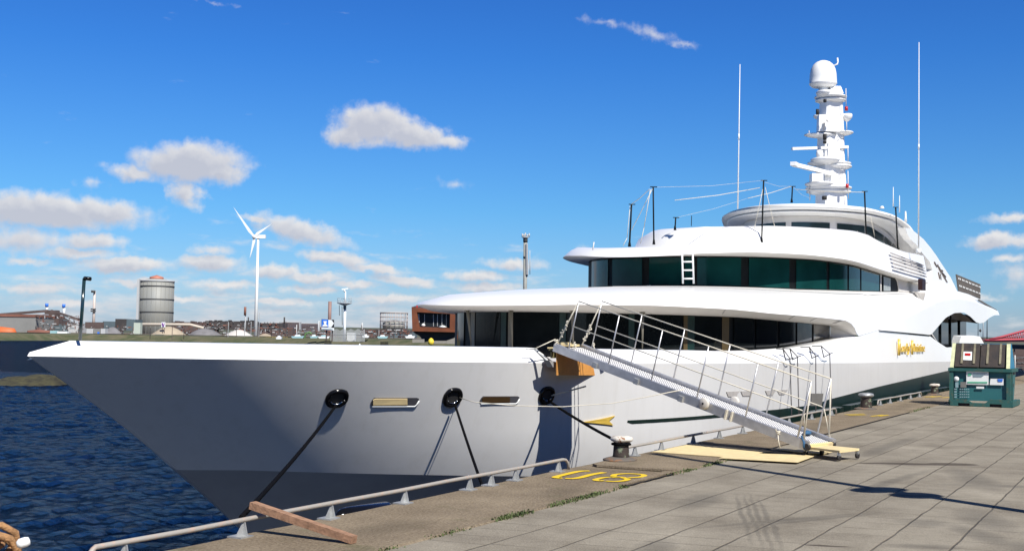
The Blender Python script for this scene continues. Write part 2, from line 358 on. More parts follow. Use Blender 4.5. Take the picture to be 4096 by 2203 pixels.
def paving_material():
    m = bpy.data.materials.new('quay_paving'); m.use_nodes = True; t = m.node_tree; b = t.nodes['Principled BSDF']; b.inputs['Roughness'].default_value = .9; b.inputs['Specular IOR Level'].default_value = .15
    tcn = nd(t, 'ShaderNodeTexCoord'); ob = tcn.outputs['Object']
    sp = nd(t, 'ShaderNodeSeparateXYZ'); t.links.new(ob, sp.inputs[0]); x, y = sp.outputs[0], sp.outputs[1]
    wob = nd(t, 'ShaderNodeTexNoise', ins={'Scale': 1.3, 'Detail': 3.}); t.links.new(ob, wob.inputs[0])
    wb = mth(t, 'MULTIPLY_ADD', wob.outputs[0], .05, -.025)
    wob2 = nd(t, 'ShaderNodeTexNoise', ins={'Scale': 14., 'Detail': 3.}); t.links.new(ob, wob2.inputs[0])
    wb2 = mth(t, 'MULTIPLY_ADD', wob2.outputs[0], .014, wb)
    yy = mth(t, 'DIVIDE', mth(t, 'ADD', mth(t, 'SUBTRACT', 5.8, y), wb2), .597)       # strip index
    fy = mth(t, 'FRACT', yy); row = mth(t, 'FLOOR', yy)
    dy = mth(t, 'MULTIPLY', mth(t, 'MINIMUM', fy, mth(t, 'SUBTRACT', 1., fy)), .597)
    wn = nd(t, 'ShaderNodeTexWhiteNoise', noise_dimensions='1D'); t.links.new(row, wn.inputs['W'])
    xs = mth(t, 'ADD', mth(t, 'MULTIPLY_ADD', y, .13, x), mth(t, 'MULTIPLY', wn.outputs[0], .12))
    xx = mth(t, 'DIVIDE', mth(t, 'ADD', xs, wb2), .42)
    fx = mth(t, 'FRACT', xx); cx_ = mth(t, 'FLOOR', xx)
    dx = mth(t, 'MULTIPLY', mth(t, 'MINIMUM', fx, mth(t, 'SUBTRACT', 1., fx)), .42)
    jl = nd(t, 'ShaderNodeMapRange', ins={1: .003, 2: .017, 3: 1., 4: 0.}); t.links.new(dy, jl.inputs[0])
    jt = nd(t, 'ShaderNodeMapRange', ins={1: .002, 2: .011, 3: .75, 4: 0.}); t.links.new(dx, jt.inputs[0])
    jn = nd(t, 'ShaderNodeTexNoise', ins={'Scale': 1.1, 'Detail': 4.}); t.links.new(ob, jn.inputs[0])
    jm = nd(t, 'ShaderNodeMapRange', ins={1: .42, 2: .6, 3: .1, 4: 1.}); t.links.new(jn.outputs[0], jm.inputs[0])
    jt2 = mth(t, 'MULTIPLY', jt.outputs[0], jm.outputs[0])
    joint = mth(t, 'MAXIMUM', mth(t, 'MULTIPLY', jl.outputs[0], mth(t, 'MULTIPLY_ADD', jm.outputs[0], .35, .6)), jt2)
    cb = nd(t, 'ShaderNodeCombineXYZ'); t.links.new(cx_, cb.inputs[0]); t.links.new(row, cb.inputs[1])
    wn2 = nd(t, 'ShaderNodeTexWhiteNoise', noise_dimensions='2D'); t.links.new(cb.outputs[0], wn2.inputs['Vector'])
    big = nd(t, 'ShaderNodeTexNoise', ins={'Scale': .8, 'Detail': 6., 'Roughness': .65}); t.links.new(ob, big.inputs[0])
    fine = nd(t, 'ShaderNodeTexNoise', ins={'Scale': 65., 'Detail': 3.}); t.links.new(ob, fine.inputs[0])
    v = mth(t, 'ADD', mth(t, 'MULTIPLY', big.outputs[0], .6), mth(t, 'MULTIPLY', fine.outputs[0], .5))
    v = mth(t, 'MULTIPLY_ADD', wn2.outputs[0], .05, v)
    ramp = nd(t, 'ShaderNodeValToRGB'); t.links.new(v, ramp.inputs[0]); cr = ramp.color_ramp
    cr.elements[0].position = .32; cr.elements[0].color = (.098, .082, .062, 1); cr.elements[1].position = .78; cr.elements[1].color = (.345, .312, .25, 1)
    j = nd(t, 'ShaderNodeMixRGB'); t.links.new(joint, j.inputs[0]); t.links.new(ramp.outputs[0], j.inputs[1]); j.inputs[2].default_value = (.10, .087, .068, 1)
    ang = math.radians(-32)
    wet = ellmask(t, ob, [(19.15, 3.25, .80, .16, 2.01), (18.95, 3.75, .35, .12, 2.2), (19.5, 2.75, .4, .2, 2.0), (10.95, 2.62, .22, .035, 1.85)], 2.5)
    j2 = nd(t, 'ShaderNodeMixRGB'); t.links.new(mth(t, 'MULTIPLY', wet, .75), j2.inputs[0]); t.links.new(j.outputs[0], j2.inputs[1]); j2.inputs[2].default_value = (.045, .034, .028, 1)
    dirt = ellmask(t, ob, [(12.3, 3.82, 1.9, .035, .35), (12.3, 3.72, 2.1, .03, .35), (12.25, 3.62, 2.2, .035, .35), (12.2, 3.51, 2.0, .03, .35), (12.0, 3.42, 1.5, .03, .35), (11.4, 1.85, .42, .16, 2.0), (15.2, 2.5, .5, .14, 2.0), (16.8, 1.9, .7, .2, 2.0), (12.9, 2.1, .35, .3, .4), (12.4, 1.5, .8, .2, .5), (13.2, 4.6, .9, .25, .1), (17.5, 2.2, 1.6, .3, .3), (10.6, 1.6, .6, .2, .8), (12.3, 3.35, 1.3, .09, -.55), (12.5, 3.1, 1.2, .07, -.5), (13.5, 1.6, .9, .3, .3), (11.6, .9, .8, .25, .5), (16.5, 3.1, 2., .12, -.1), (19, 1.0, 3., .3, -.1), (10.1, 3.9, .5, .2, .2), (22, 4.2, 3., .2, 0)], .8)
    j3 = nd(t, 'ShaderNodeMixRGB'); t.links.new(mth(t, 'MULTIPLY', dirt, .5), j3.inputs[0]); t.links.new(j2.outputs[0], j3.inputs[1]); j3.inputs[2].default_value = (.075, .07, .062, 1)
    spk = nd(t, 'ShaderNodeTexVoronoi', ins={'Scale': 26.}); t.links.new(ob, spk.inputs[0])
    sm = nd(t, 'ShaderNodeMapRange', ins={1: .05, 2: .08, 3: .5, 4: 0.}); t.links.new(spk.outputs[0], sm.inputs[0])
    j4 = nd(t, 'ShaderNodeMixRGB'); t.links.new(sm.outputs[0], j4.inputs[0]); t.links.new(j3.outputs[0], j4.inputs[1]); j4.inputs[2].default_value = (.42, .40, .36, 1)
    t.links.new(j4.outputs[0], b.inputs['Base Color'])
    h = mth(t, 'SUBTRACT', mth(t, 'MULTIPLY', fine.outputs[0], .3), mth(t, 'MULTIPLY', joint, 1.2))
    bp = nd(t, 'ShaderNodeBump', ins={'Strength': .55, 'Distance': .02}); t.links.new(h, bp.inputs['Height']); t.links.new(bp.outputs[0], b.inputs['Normal'])
    return m
def kerb_material():
    m = bpy.data.materials.new('quay_edge_concrete'); m.use_nodes = True; t = m.node_tree; b = t.nodes['Principled BSDF']; b.inputs['Roughness'].default_value = .95; b.inputs['Specular IOR Level'].default_value = .15
    tcn = nd(t, 'ShaderNodeTexCoord'); ob = tcn.outputs['Object']
    a = nd(t, 'ShaderNodeTexNoise', ins={'Scale': 1., 'Detail': 7., 'Roughness': .7}); t.links.new(ob, a.inputs[0])
    c = nd(t, 'ShaderNodeTexNoise', ins={'Scale': 34., 'Detail': 4., 'Roughness': .7}); t.links.new(ob, c.inputs[0])
    v = mth(t, 'ADD', mth(t, 'MULTIPLY', a.outputs[0], .45), mth(t, 'MULTIPLY', c.outputs[0], .75))
    ramp = nd(t, 'ShaderNodeValToRGB'); t.links.new(v, ramp.inputs[0]); cr = ramp.color_ramp
    cr.elements[0].position = .38; cr.elements[0].color = (.085, .062, .042, 1); cr.elements[1].position = .80; cr.elements[1].color = (.33, .27, .19, 1)
    wet = ellmask(t, ob, [(19.4, 6.5, 2.0, .1, -1.4), (13, 6.2, .8, .25, .2), (9.6, 6.4, .7, .3, 0), (26, 6.5, 2.5, .3, .1), (36, 6.5, 3, .4, 0)], .7)
    j2 = nd(t, 'ShaderNodeMixRGB'); t.links.new(mth(t, 'MULTIPLY', wet, .35), j2.inputs[0]); t.links.new(ramp.outputs[0], j2.inputs[1]); j2.inputs[2].default_value = (.05, .042, .03, 1)
    moss = nd(t, 'ShaderNodeTexNoise', ins={'Scale': 2.4, 'Detail': 6.}); t.links.new(ob, moss.inputs[0])
    mm = nd(t, 'ShaderNodeMapRange', ins={1: .60, 2: .72, 3: 0., 4: .4}); t.links.new(moss.outputs[0], mm.inputs[0])
    j3 = nd(t, 'ShaderNodeMixRGB'); t.links.new(mm.outputs[0], j3.inputs[0]); t.links.new(j2.outputs[0], j3.inputs[1]); j3.inputs[2].default_value = (.075, .085, .035, 1)
    t.links.new(j3.outputs[0], b.inputs['Base Color'])
    bp = nd(t, 'ShaderNodeBump', ins={'Strength': .8, 'Distance': .02}); t.links.new(c.outputs[0], bp.inputs['Height']); t.links.new(bp.outputs[0], b.inputs['Normal'])
    return m
PAV = paving_material(); KRB = kerb_material()
QE = 7.34
mb = MB(); mb.grid([[(x, y, -.012) for y in (-16, 5.78)] for x in (-4, 900)], False)
struct('quay_paving', mb, PAV)
mb = MB(); mb.grid([[(x, y, -.012) for y in (-500, -16)] for x in (-4, 900)], False)  # unseen dark ground, added to reduce sunlit bounce onto the bow
struct('bounce_cut_ground', mb, mat('bounce_cut_dark', (.045, .044, .042), rough=.9, var=.3, scale=.6))
t_ = T('sky_block_warehouse', 'added dark warehouse block behind the viewer, out of view, holding back low sky light', 'warehouse', (70, -46, 0))  # unseen block added to darken the bow fill and window reflections
mb = MB(); mb.box((70, -52, 8), (150, 24, 16)); O('wall', mb, mat('dark_brick', (.07, .045, .035), rough=.9, var=.3, scale=2), t_)
mb = MB(); mb.add([(-6, -39.5, 15.99), (146, -39.5, 15.99), (146, -52, 20), (-6, -52, 20), (-6, -64.5, 15.99), (146, -64.5, 15.99)], [(0, 1, 2, 3), (3, 2, 5, 4), (0, 3, 4), (1, 5, 2)]); O('roof', mb, mat('roof_felt', (.04, .04, .042), rough=.9), t_)
t_ = T('sky_block_shed', 'added wide dark shed block behind the viewer, out of view, cutting sky light on the bow', 'warehouse', (-75, 20, WZ))  # second unseen block, added against low sky light reaching the bow
mb = MB(); mb.box((-85, 10, 6), (30, 190, 19.4)); O('wall', mb, bpy.data.materials['dark_brick'], t_)
mb = MB(); mb.box((-85, 10, 15.9), (32, 192, .4)); O('roof', mb, bpy.data.materials['roof_felt'], t_)
# edge beam in cast lengths, edge slightly worn, with a raised step beside the first bay marking
mb = MB()
xs = [-4.]; 
while xs[-1] < 260: xs.append(xs[-1]+.24)
rows = []
for x in xs:
    w_ = .02*noise.noise(Vector((x*1.3, 0, 0))) + .012*noise.noise(Vector((x*5, 3, 0)))
    h_ = .006*noise.noise(Vector((x*1.1, 5, 0)))
    rows.append([(x, 5.80 + w_*.7, -.02), (x, 5.81+w_*.7, h_), (x, 7.26, h_), (x, QE-.03+w_, h_-.012), (x, QE+w_, -.06), (x, QE, -6)])
mb.grid(rows, False)
struct('quay_edge', mb, KRB)
mb = MB()
mb.add([(-4, QE-.01, -6), (-4, -500, -6), (-4, -500, -.02), (-4, QE-.01, -.02)], [(0, 1, 2, 3)])  # unseen quay end, added so dark water replaces sunlit paving near the bow
struct('added_quay_end_wall', mb, KRB)
# raised slab aft of the step
def slab(x0, x1):
    m2 = MB()
    pts = [(x0, 5.86), (x0, 7.0), (x0+.12, 7.12), (x1, 7.12), (x1, 5.86)]
    m2.poly([(p[0], p[1], .006) for p in pts], (0, 0, .028)); return m2
struct('quay_kerb_step', slab(15.70, 15.86).poly([(15.86, 5.84, .006), (15.86, 5.97, .006), (15.70, 5.97, .006), (13.9, 5.90, .006), (13.9, 5.84, .006)], (0, 0, .012)), KRB)

m2 = MB()
for x0, x1, w_ in ((13.85, 15.55, .035), (23.5, 33.5, .045), (19.9, 23.5, .02)):
    m2.disc_ribbon([(x0+(x1-x0)*k/12, 5.80+.006*math.sin(k*2.1)) for k in range(13)], w_, .004)
struct('quay_joint_gap', m2, mat('joint_dark', (.02, .016, .012), rough=.95))
# painted bay number, stencilled with broken strokes
def kp(x, y): return atz(2200+x/2.8622, 1780+y/2.8622)
def sm_curve(pts, n=6):
    P = [Vector((p[0], p[1], 0)) for p in pts]; out_ = []
    for i in range(len(P)-1):
        a, b_, c, d = P[max(i-1, 0)], P[i], P[i+1], P[min(i+2, len(P)-1)]
        for k in range(n):
            s_ = k/n; out_.append(.5*((2*b_)+(-a+c)*s_+(2*a-5*b_+4*c-d)*s_*s_+(-a+3*b_-3*c+d)*s_**3))
    out_.append(P[-1]); return out_
mb = MB()
for st in ([(455, 299), (340, 303), (200, 333), (65, 368), (95, 379), (140, 380)], [(622, 316), (480, 340), (350, 374), (260, 386), (175, 384)]):
    mb.disc_ribbon(sm_curve([kp(*p) for p in st]), .10, .010)
for st in ([(722, 362), (750, 340), (880, 330), (1020, 336), (1078, 348), (1040, 368), (900, 377)], [(826, 378), (890, 392), (850, 410), (740, 420), (640, 414)],
           [(680, 372), (600, 378), (520, 400), (560, 411), (620, 410)], [(700, 372), (790, 368), (860, 378)]):
    mb.disc_ribbon(sm_curve([kp(*p) for p in st]), .082, .010)
thing('bay_number', mb, YEL, 'yellow stencilled digits painted on the brown quay edge left of the white capped bollard', 'painted number')
mb = MB()
for (x0, y0, x1, y1) in ((31.7, 6.62, 30.95, 6.95), (31.3, 6.5, 30.7, 6.8), (31.55, 6.12, 30.75, 6.26), (31.6, 6.0, 30.95, 6.1)):
    mb.disc_ribbon([(x0, y0), (x1, y1)], .085, .010)
thing('bay_number', mb, YEL, 'yellow stencilled marks on the quay edge to the right of the gangway rails', 'painted number')
mb = MB()
for (x0, y0, x1, y1) in ((44.3, 6.85, 43.5, 7.05), (44.6, 6.65, 43.6, 6.85), (44.3, 6.2, 43.3, 6.45)):
    mb.disc_ribbon([(x0, y0), (x1, y1)], .11, .010)
thing('bay_number', mb, YEL, 'short yellow painted strokes just left of the green waste skip', 'painted number')

# weeds along the joint
def weeds(name, label, rng, n, hmax):
    mb = MB()
    for _ in range(n):
        x = random.uniform(*rng); dens_ = noise.noise(Vector((x*1.6, 2, 1)))
        if dens_ < random.uniform(-.35, .35): continue
        y = 5.80 + random.gauss(0, .035); h = hmax*random.uniform(.3, 1); a = random.uniform(0, 6.28); r = random.uniform(.2, .9)*h
        p = Vector((x, y, -.01)); q = p + Vector((math.cos(a)*r, math.sin(a)*r, h)); s_ = Vector((-math.sin(a), math.cos(a), 0))*random.uniform(.004, .010)
        mid = (p+q)/2 + Vector((0, 0, h*.2))
        mb.add([p-s_, p+s_, mid+s_, mid-s_, q], [(0, 1, 2, 3), (3, 2, 4)])
    return tag(O(name, mb, GRS, fixn=False), label, 'weeds', kind='stuff')
GRS = mat('weed_green', (.045, .085, .018), rough=.8, var=.5, scale=9, col2=(.12, .15, .05))
weeds('weeds', 'green weeds growing in the paving joint below the yellow digits', (10.3, 13.9), 1700, .036)
weeds('weeds', 'low weeds in the joint between the yellow digits and the plywood sheets', (15.4, 18.3), 1000, .032)
weeds('weeds', 'sparse brown moss and weeds in the joint at the front of the quay', (7.0, 10.3), 500, .025)
weeds('weeds', 'small weeds in the joint near the green waste skip', (33.5, 36.5), 300, .05)

# ================================================================== QUAY RAILS
def gusset(mb, x, y, h, s=1):
    mb.poly([(x, y-.055, 0), (x, y+.055, 0), (x, y+.02, h), (x, y-.02, h)], (.012, 0, 0))
    mb.poly([(x, y-.006, 0), (x-.10, y-.006, 0), (x-.012, y-.006, h*.85), (x, y-.006, h*.9)], (0, .012, 0))
    mb.box((x-.03, y, .008), (.17, .16, .014))
def rail(x0, x1, hz, posts, label, bend0=False, bend1=True, y=7.2):
    t_ = T('quay_rail', label, 'rail', ((x0+x1)/2, y, 0), 'low pipe rails along the quay edge')
    pts = []
    if bend0: pts += [(x0-.10, y, .005), (x0-.085, y, hz*.5), (x0-.02, y, hz*.92)]
    n = int((x1-x0)/1.1)+1
    for i in range(n+1):
        x = x0 + (x1-x0)*i/n; pts.append((x, y + .012*noise.noise(Vector((x*.8, 1, 0))), hz + .008*noise.noise(Vector((x*.7, 7, 0)))))
    if bend1: pts += [(x1+.09, y, hz*.93), (x1+.17, y, hz*.6), (x1+.19, y, .005)]
    O('pipe', MB().tube(pts, .022, 10), RAILP, t_)
    for px in posts:
        m2 = MB(); gusset(m2, px, y, hz-.02); O('bracket', m2, STEEL, t_)
    return t_
rail(6.72, 15.0, .15, [7.02, 8.42, 9.72, 11.05, 12.45, 12.98, 13.62, 14.86], 'long pipe rail in the foreground running from the left edge to the yellow digits', bend0=True)
rail(17.28, 30.9, .155, [17.6, 18.75, 20.3, 21.75, 23.2, 24.7, 26.6, 28.6, 30.6], 'chipped pipe rail running behind the gangway from the first bollard', bend0=True)
rail(36.4, 43.6, .16, [36.7, 38.2, 39.9, 41.7, 43.4], 'farther short pipe rail between the two dark bollards', bend0=True)
# mossy pipe stub beside
# ================================================================== BOLLARDS
def bollard(x, y, s, label, stem, cap):
    t_ = T('bollard', label, 'bollard', (x, y, 0), 'mooring bollards on the quay edge')
    O('base', MB().lathe((x-.05*s, y, 0), [(.26*s, 0), (.26*s, .02), (.22*s, .035), (.16*s, .05)], 28, sx=1.2), bpy.data.materials.get('bollard_base') or mat('bollard_base', (.16, .14, .12), rough=.9, var=.3, scale=7, col2=(.28, .12, .04), thr=(.52, .7)), t_)
    O('stem', MB().lathe((x, y, .03), [(.145*s, 0), (.13*s, .05*s), (.12*s, .2*s), (.125*s, .3*s)], 26), stem, t_)
    m2 = MB(); m2.lathe((x+.02*s, y, .30*s), [(.12*s, -.02*s), (.165*s, 0), (.18*s, .03*s), (.165*s, .06*s), (.10*s, .078*s), (0, .08*s)], 28, sx=1.15)
    m2.v = [v + Vector((0, 0, .018*noise.noise(v*9) if v.z > .26*s else 0)) for v in m2.v]
    O('cap', m2, cap, t_)
    return t_
bollard(16.86, 7.12, .95, 'stubby bollard with chipped white cap and brown stem beside the yellow digits', DKIRON, CHIPW)
bollard(34.2, 7.1, 1.18, 'dark bollard with grey cap behind the gangway foot, in front of the hull', DKIRON, STEEL)
bollard(46.0, 7.1, 1.05, 'distant bollard with white cap and rusty stem left of the waste skip', DKIRON, CHIPW)

# rope bundle on a bollard at the very left
t_ = T('bollard', 'bollard heaped with thick brown rope at the lower left corner', 'bollard', (5.8, 7.45, 0), 'mooring bollards on the quay edge')
O('stem', MB().lathe((5.8, 7.45, -.2), [(.14, 0), (.13, .45), (.2, .5), (.16, .56), (0, .57)], 20), RUST, t_)
def coil(c, R_, r, turns, h, seed, sq=1.):
    rnd = random.Random(seed); pts = []
    ph = rnd.uniform(0, 6.28)
    for k in range(int(turns*18)):
        a = ph + k/18*2*math.pi
        rr = R_*(1 + .16*math.sin(a*1.7+seed) + .05*rnd.uniform(-1, 1))
        pts.append((c[0]+rr*math.cos(a)*sq, c[1]+rr*math.sin(a), c[2] + h*k/(turns*18) + .05*math.sin(a*1.3+seed)))
    return pts
mb = MB()
mb.tube(coil((5.85, 7.42, .08), .20, .026, 3.5, .22, 1), .026, 8); mb.tube(coil((5.83, 7.4, .12), .15, .024, 2.5, .20, 5), .024, 8)
mb.tube([(5.8, 7.25, .38), (5.92, 7.18, .33), (6.02, 7.2, .2), (6.0, 7.25, .02), (5.9, 7.3, -.1)], .028, 8)
mb.tube([(5.78, 7.4, .42), (5.9, 7.25, .42), (5.98, 7.2, .36), (6.05, 7.25, .22), (6.08, 7.3, .06)], .026, 8)
thing('rope', mb, ROPEM, 'thick brown manila rope heaped over the bollard at the lower left corner', 'rope')
mb = MB(); mb.lathe(aty(95, 2168, 7.02), [(0, -.05), (.02, -.047), (.035, -.027), (.036, .014), (.028, .037), (0, .044)], 18, ax=(.7, -.4, .2))
thing('float', mb, SIGNW, 'small white float tucked into the brown rope at the lower left', 'float')

# ================================================================== YACHT
YC = 15.5
K_T = [(12.9, 1.415), (15.6, 1.385), (20, 1.35), (23.3, 1.32), (31, 1.25), (42.8, 1.13), (64, .98), (90, .9)]
STEM = [(12.97, 1.44), (13.20, 1.31), (13.52, 1.13), (14.13, .78), (14.82, .34), (15.62, -.14), (16.48, -.72), (17.02, -1.11), (17.74, -1.59), (18.32, -2.03), (19.3, -2.8), (20.2, -3.6), (21.6, -5.2)]
def stem_x(z):
    d = max(0, 1.44-z); return 12.97 + 1.80*d - .075*d*d
def XAd(d): return 31 - .7*max(0, min(d, 1.9)) + 2.2*max(0, min(d, 4.5)-2.1)
def level(d, XE=86.):
    "points of the hull at depth d below the knuckle"
    xs0 = stem_x(1.44-d); W_ = 6.2 - .03*max(0, d-2); pts = []
    for i in range(57):
        t_ = (i/56)**1.6; XA = XAd(d); x = xs0 + (XA-xs0)*t_
        pts.append((x, W_*(1-(1-t_)**3), x))
    for i in range(1, 46):
        x = XA + (XE-XA)*i/45; pts.append((x, W_ - .0012*max(0, x-66)**2, x))
    return [(x, h, tb(K_T, x)-d) for x, h, _ in pts]
def hull_hit(u, v, proud=0.):
    "point of the port side under photo pixel, and its outward normal"
    r = ray(u, v); t_ = 8.; last = None
    while t_ < 160:
        x, y, z = r.x*t_, r.y*t_, EYE+r.z*t_
        d = tb(K_T, x)-z; xs0 = stem_x(1.44-d)
        if x > xs0:
            s_ = min(1, (x-xs0)/(XAd(d)-xs0)); h = 6.2*(1-(1-s_)**3)
            if y >= YC-h: break
        t_ += .01
    def hy(x, z):
        d = tb(K_T, x)-z; xs0 = stem_x(1.44-d); s_ = min(1, max(0, (x-xs0)/(XAd(d)-xs0))); return YC-6.2*(1-(1-s_)**3)
    e_ = .05; nx = (hy(x+e_, z)-hy(x-e_, z))/(2*e_); nz = (hy(x, z+e_)-hy(x, z-e_))/(2*e_)
    n = Vector((nx, -1, nz)).normalized()
    return Vector((x, hy(x, z), z)) + n*proud, n
yacht = T('yacht', 'long white motor yacht moored along the quay, dark wraparound windows and domed mast', 'yacht', (20, YC, WZ))
def near(p): return (p[0], YC-p[1], p[2])
def farp(p): return (p[0], YC+p[1], p[2])
def loft(mb, loops, cap=False, both=True, sm=True):
    mb.grid([[near(p) for p in l] for l in loops], sm)
    if both: mb.grid([[farp(p) for p in l] for l in loops], sm)
    if cap: mb.grid([[near(p) for p in loops[-1]], [(p[0], YC, p[2]+.02) for p in loops[-1]], [farp(p) for p in loops[-1]]], sm)
    return mb
DB = lambda x: 2.02 + .33*min(1, max(0, (x-17.)/6))
lv = [0, .12, .25, .4, .55, .9, 1.3, 1.7]
lb = [(x, h, z) for (x, h, z) in level(2.1)]
# the boot-top boundary follows a gently falling line
def level_var(fn):
    base = level(2.1); out_ = []
    for k in range(len(base)):
        x = base[k][0]
        for _ in range(4):
            d = fn(x); x = level(d)[k][0]
        out_.append(level(fn(x))[k])
    return out_
bt = level_var(DB)
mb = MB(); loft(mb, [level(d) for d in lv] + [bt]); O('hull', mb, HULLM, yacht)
mb = MB(); loft(mb, [bt] + [level(d) for d in (2.7, 3.4, 4.2, 5.2, 6.4)]); O('boot_top', mb, BOOT, yacht, 'darker grey band along the lower hull')
# transom
tr = [level(d)[-1] for d in (0, 1., 2.1, 4.2, 6.4)]
mb = MB(); mb.grid([[near(p) for p in tr], [(p[0]+.6, YC, p[2]) for p in tr], [farp(p) for p in tr]]); O('transom', mb, HULLM, yacht)
# bulwark
def plan(x0, Ln, W_, zt, xe, n=34, m=110):
    pts = []
    for i in range(n+1):
        a = math.pi/2*i/n; x = x0 + Ln*(1-math.cos(a)); h = W_*math.sin(a)
        pts.append((x, h, tb(zt, x)))
    xs_ = x0+Ln
    for i in range(1, m+1):
        x = xs_ + (xe-xs_)*i/m; pts.append((x, W_, tb(zt, x)))
    return pts
T1 = [(13.4, 1.65), (20, 1.63), (24, 1.60), (27, 1.585), (29.3, 1.56), (32, 1.58), (33.2, 1.62), (38.2, 1.72), (41, 1.88), (43.9, 2.06), (48, 2.36), (90, 2.4)]
k0 = level(0, 43.9)
def inset(l, zt, dh, dx, drop_far=0):
    return [(x + dx*max(0, 1-(x-12.97)/6), max(0, h-dh*min(1, h/.8)*(1 if x < 34 else max(.37, 1-(x-34)*.075))), tb(zt, x)-drop_far) for x, h, z in l]
mid = [(x+.04, max(0, h-.01*min(1, h)), z+.06) for x, h, z in k0]
top = inset(k0, T1, .27, .80); cap_ = [(x, (h if x < 29 else h+(5.33-h)*min(1, (x-29)/1.5)), (z if x < 31 else min(z+.0, tb([(31, 1.57), (34, 1.58), (37, 1.66), (40, 1.85), (43.1, 2.05), (44, 2.08)], x)))) for x, h, z in inset(k0, [(a, b_+.012) for a, b_ in T1], .42, .8)]; inn = [(x, h-.01 if h > .02 else h, z-.25) for x, h, z in cap_]
gate0, gate1 = None, None
mb = MB()
gx0, gx1 = 20.95, 22.1                                        # opening where the gangway lands
def cut(l): return l
i0 = max(i for i, p in enumerate(k0) if p[0] < gx0)+1; i1 = min(i for i, p in enumerate(k0) if p[0] > gx1)
def lerp_loop(l, x):
    for a, b_ in zip(l, l[1:]):
        if a[0] <= x <= b_[0]:
            s_ = (x-a[0])/(b_[0]-a[0]); return tuple(a[i]+(b_[i]-a[i])*s_ for i in range(3))
loopsB = [k0, mid, top, cap_, inn]
A = [[p for p in l if p[0] < 21.12-.11*j] + [lerp_loop(l, 21.12-.11*j)] for j, l in enumerate(loopsB)]
nA = min(len(l) for l in A)
A = [[l[min(round(i*(len(l)-1)/(nA-1)), len(l)-1)] for i in range(nA)] for l in A]
B = [[lerp_loop(l, gx1)] + [p for p in l if p[0] > gx1] for l in loopsB]
nB = min(len(l) for l in B)
B = [[l[min(round(i*(len(l)-1)/(nB-1)), len(l)-1)] for i in range(nB)] for l in B]
for LS in (A, B): mb.grid([[near(p) for p in l] for l in LS])
mb.grid([[farp((p[0], p[1], min(p[2], 1.36) if p[0] < 27 else p[2]-.2)) for p in l] for l in loopsB])
O('bulwark', mb, WHT, yacht)
mb = MB(); fd = [(x, max(0, h-.5), 1.33) for x, h, z in level(0, 44)]
mb.grid([[near(p) for p in fd], [farp(p) for p in fd]], False); O('foredeck', mb, SOFF, yacht)

# ---- main-deck glass wall and brow
W2 = (28.86, 12, 5.3); R2 = (27.03, 14, 6.1)
zW2t = [(28.8, 2.53), (34.5, 2.54), (37.7, 2.48), (43, 2.43), (43.4, 2.3), (43.9, 2.08)]
zR2 = [(27, 2.64), (28, 2.70), (30, 2.74), (33, 2.72), (35, 2.66), (42.0, 2.60), (42.9, 2.50), (43.4, 2.36), (43.9, 2.08), (48, 2.39), (52.2, 2.78), (57.5, 3.39), (61.5, 3.86), (64, 4.07), (68.6, 4.31), (75.7, 4.38), (89, 4.1)]
zF3 = [(39, 3.72), (43, 3.73), (47.7, 3.86), (52.5, 4.04), (62.3, 4.44), (73, 4.93), (77, 4.93), (82, 4.75), (86.3, 4.63), (89.3, 4.33)]
la = plan(*W2, zW2t, 43.8); rim = plan(*R2, zR2, 88.)
rimc = plan(*R2, zR2, 43.8)
mb = MB(); loft(mb, [la, [(a[0]*.35+b_[0]*.65, a[1]*.35+b_[1]*.65, a[2]*.7+b_[2]*.3) for a, b_ in zip(la, rimc)], rimc]); O('main_deck_soffit', mb, SOFF, yacht)
foot = plan(39.2, 9.5, 5.15, zF3, 88.)
zR2b = [(a, b_+.07) for a, b_ in zR2]
rim2 = plan(27.12, 13.95, 6.07, zR2b, 88.)
def blend(l1, l2, s_, bulge): return [(a[0]+(b_[0]-a[0])*s_, a[1]+(b_[1]-a[1])*s_, a[2]+(b_[2]-a[2])*s_ + bulge) for a, b_ in zip(l1, l2)]
c1 = []
for a, b_ in zip(rim2, foot):
    w_ = max(0, min(1, (46-a[0])/8))
    c1.append((a[0]+(b_[0]-a[0])*.12*(1), a[1]+(b_[1]-a[1])*(.25), a[2]+(b_[2]-a[2])*(.42-.13*max(0, min(1, (46-a[0])/8)))))
c2 = [(a[0]+(b_[0]-a[0])*.45, a[1]+(b_[1]-a[1])*.6, a[2]+(b_[2]-a[2])*(.75-.14*max(0, min(1, (46-a[0])/8)))) for a, b_ in zip(rim2, foot)]
mb = MB(); loft(mb, [rim, rim2, c1, c2, foot], cap=True); O('upper_deck_edge', mb, WHT, yacht)
def pane_run(name, spec, ztop, zbot, us, m_, inset_=0., n_sub=3, kind='w', vmid=1200, parent=None, hgt=None):
    "panes on the vertical wall over an ellipse plan between photo columns us"
    pass
SEAM = mat('panel_seam', (.30, .30, .31), rough=.6)
seam = [near(((c[0]+f[0])/2, (c[1]+f[1])/2, (c[2]+f[2])/2+.02)) for c, f in zip(c2, foot) if 29 < (c[0]+f[0])/2 < 62]
O('deck_seam', MB().tube(seam, .010, 4, caps=False), SEAM, yacht)
for k_ in (20, 27, 30, 40, 46, 54):
    a_, b_ = la[k_], rimc[k_]; P0 = Vector(near((a_[0]*.32+b_[0]*.68, a_[1]*.32+b_[1]*.68, a_[2]*.7+b_[2]*.3-.006))); P1 = Vector(near((b_[0], b_[1], b_[2]-.004)))
    O('fascia_seam', MB().tube([P0, P1], .008, 4), SEAM, yacht)
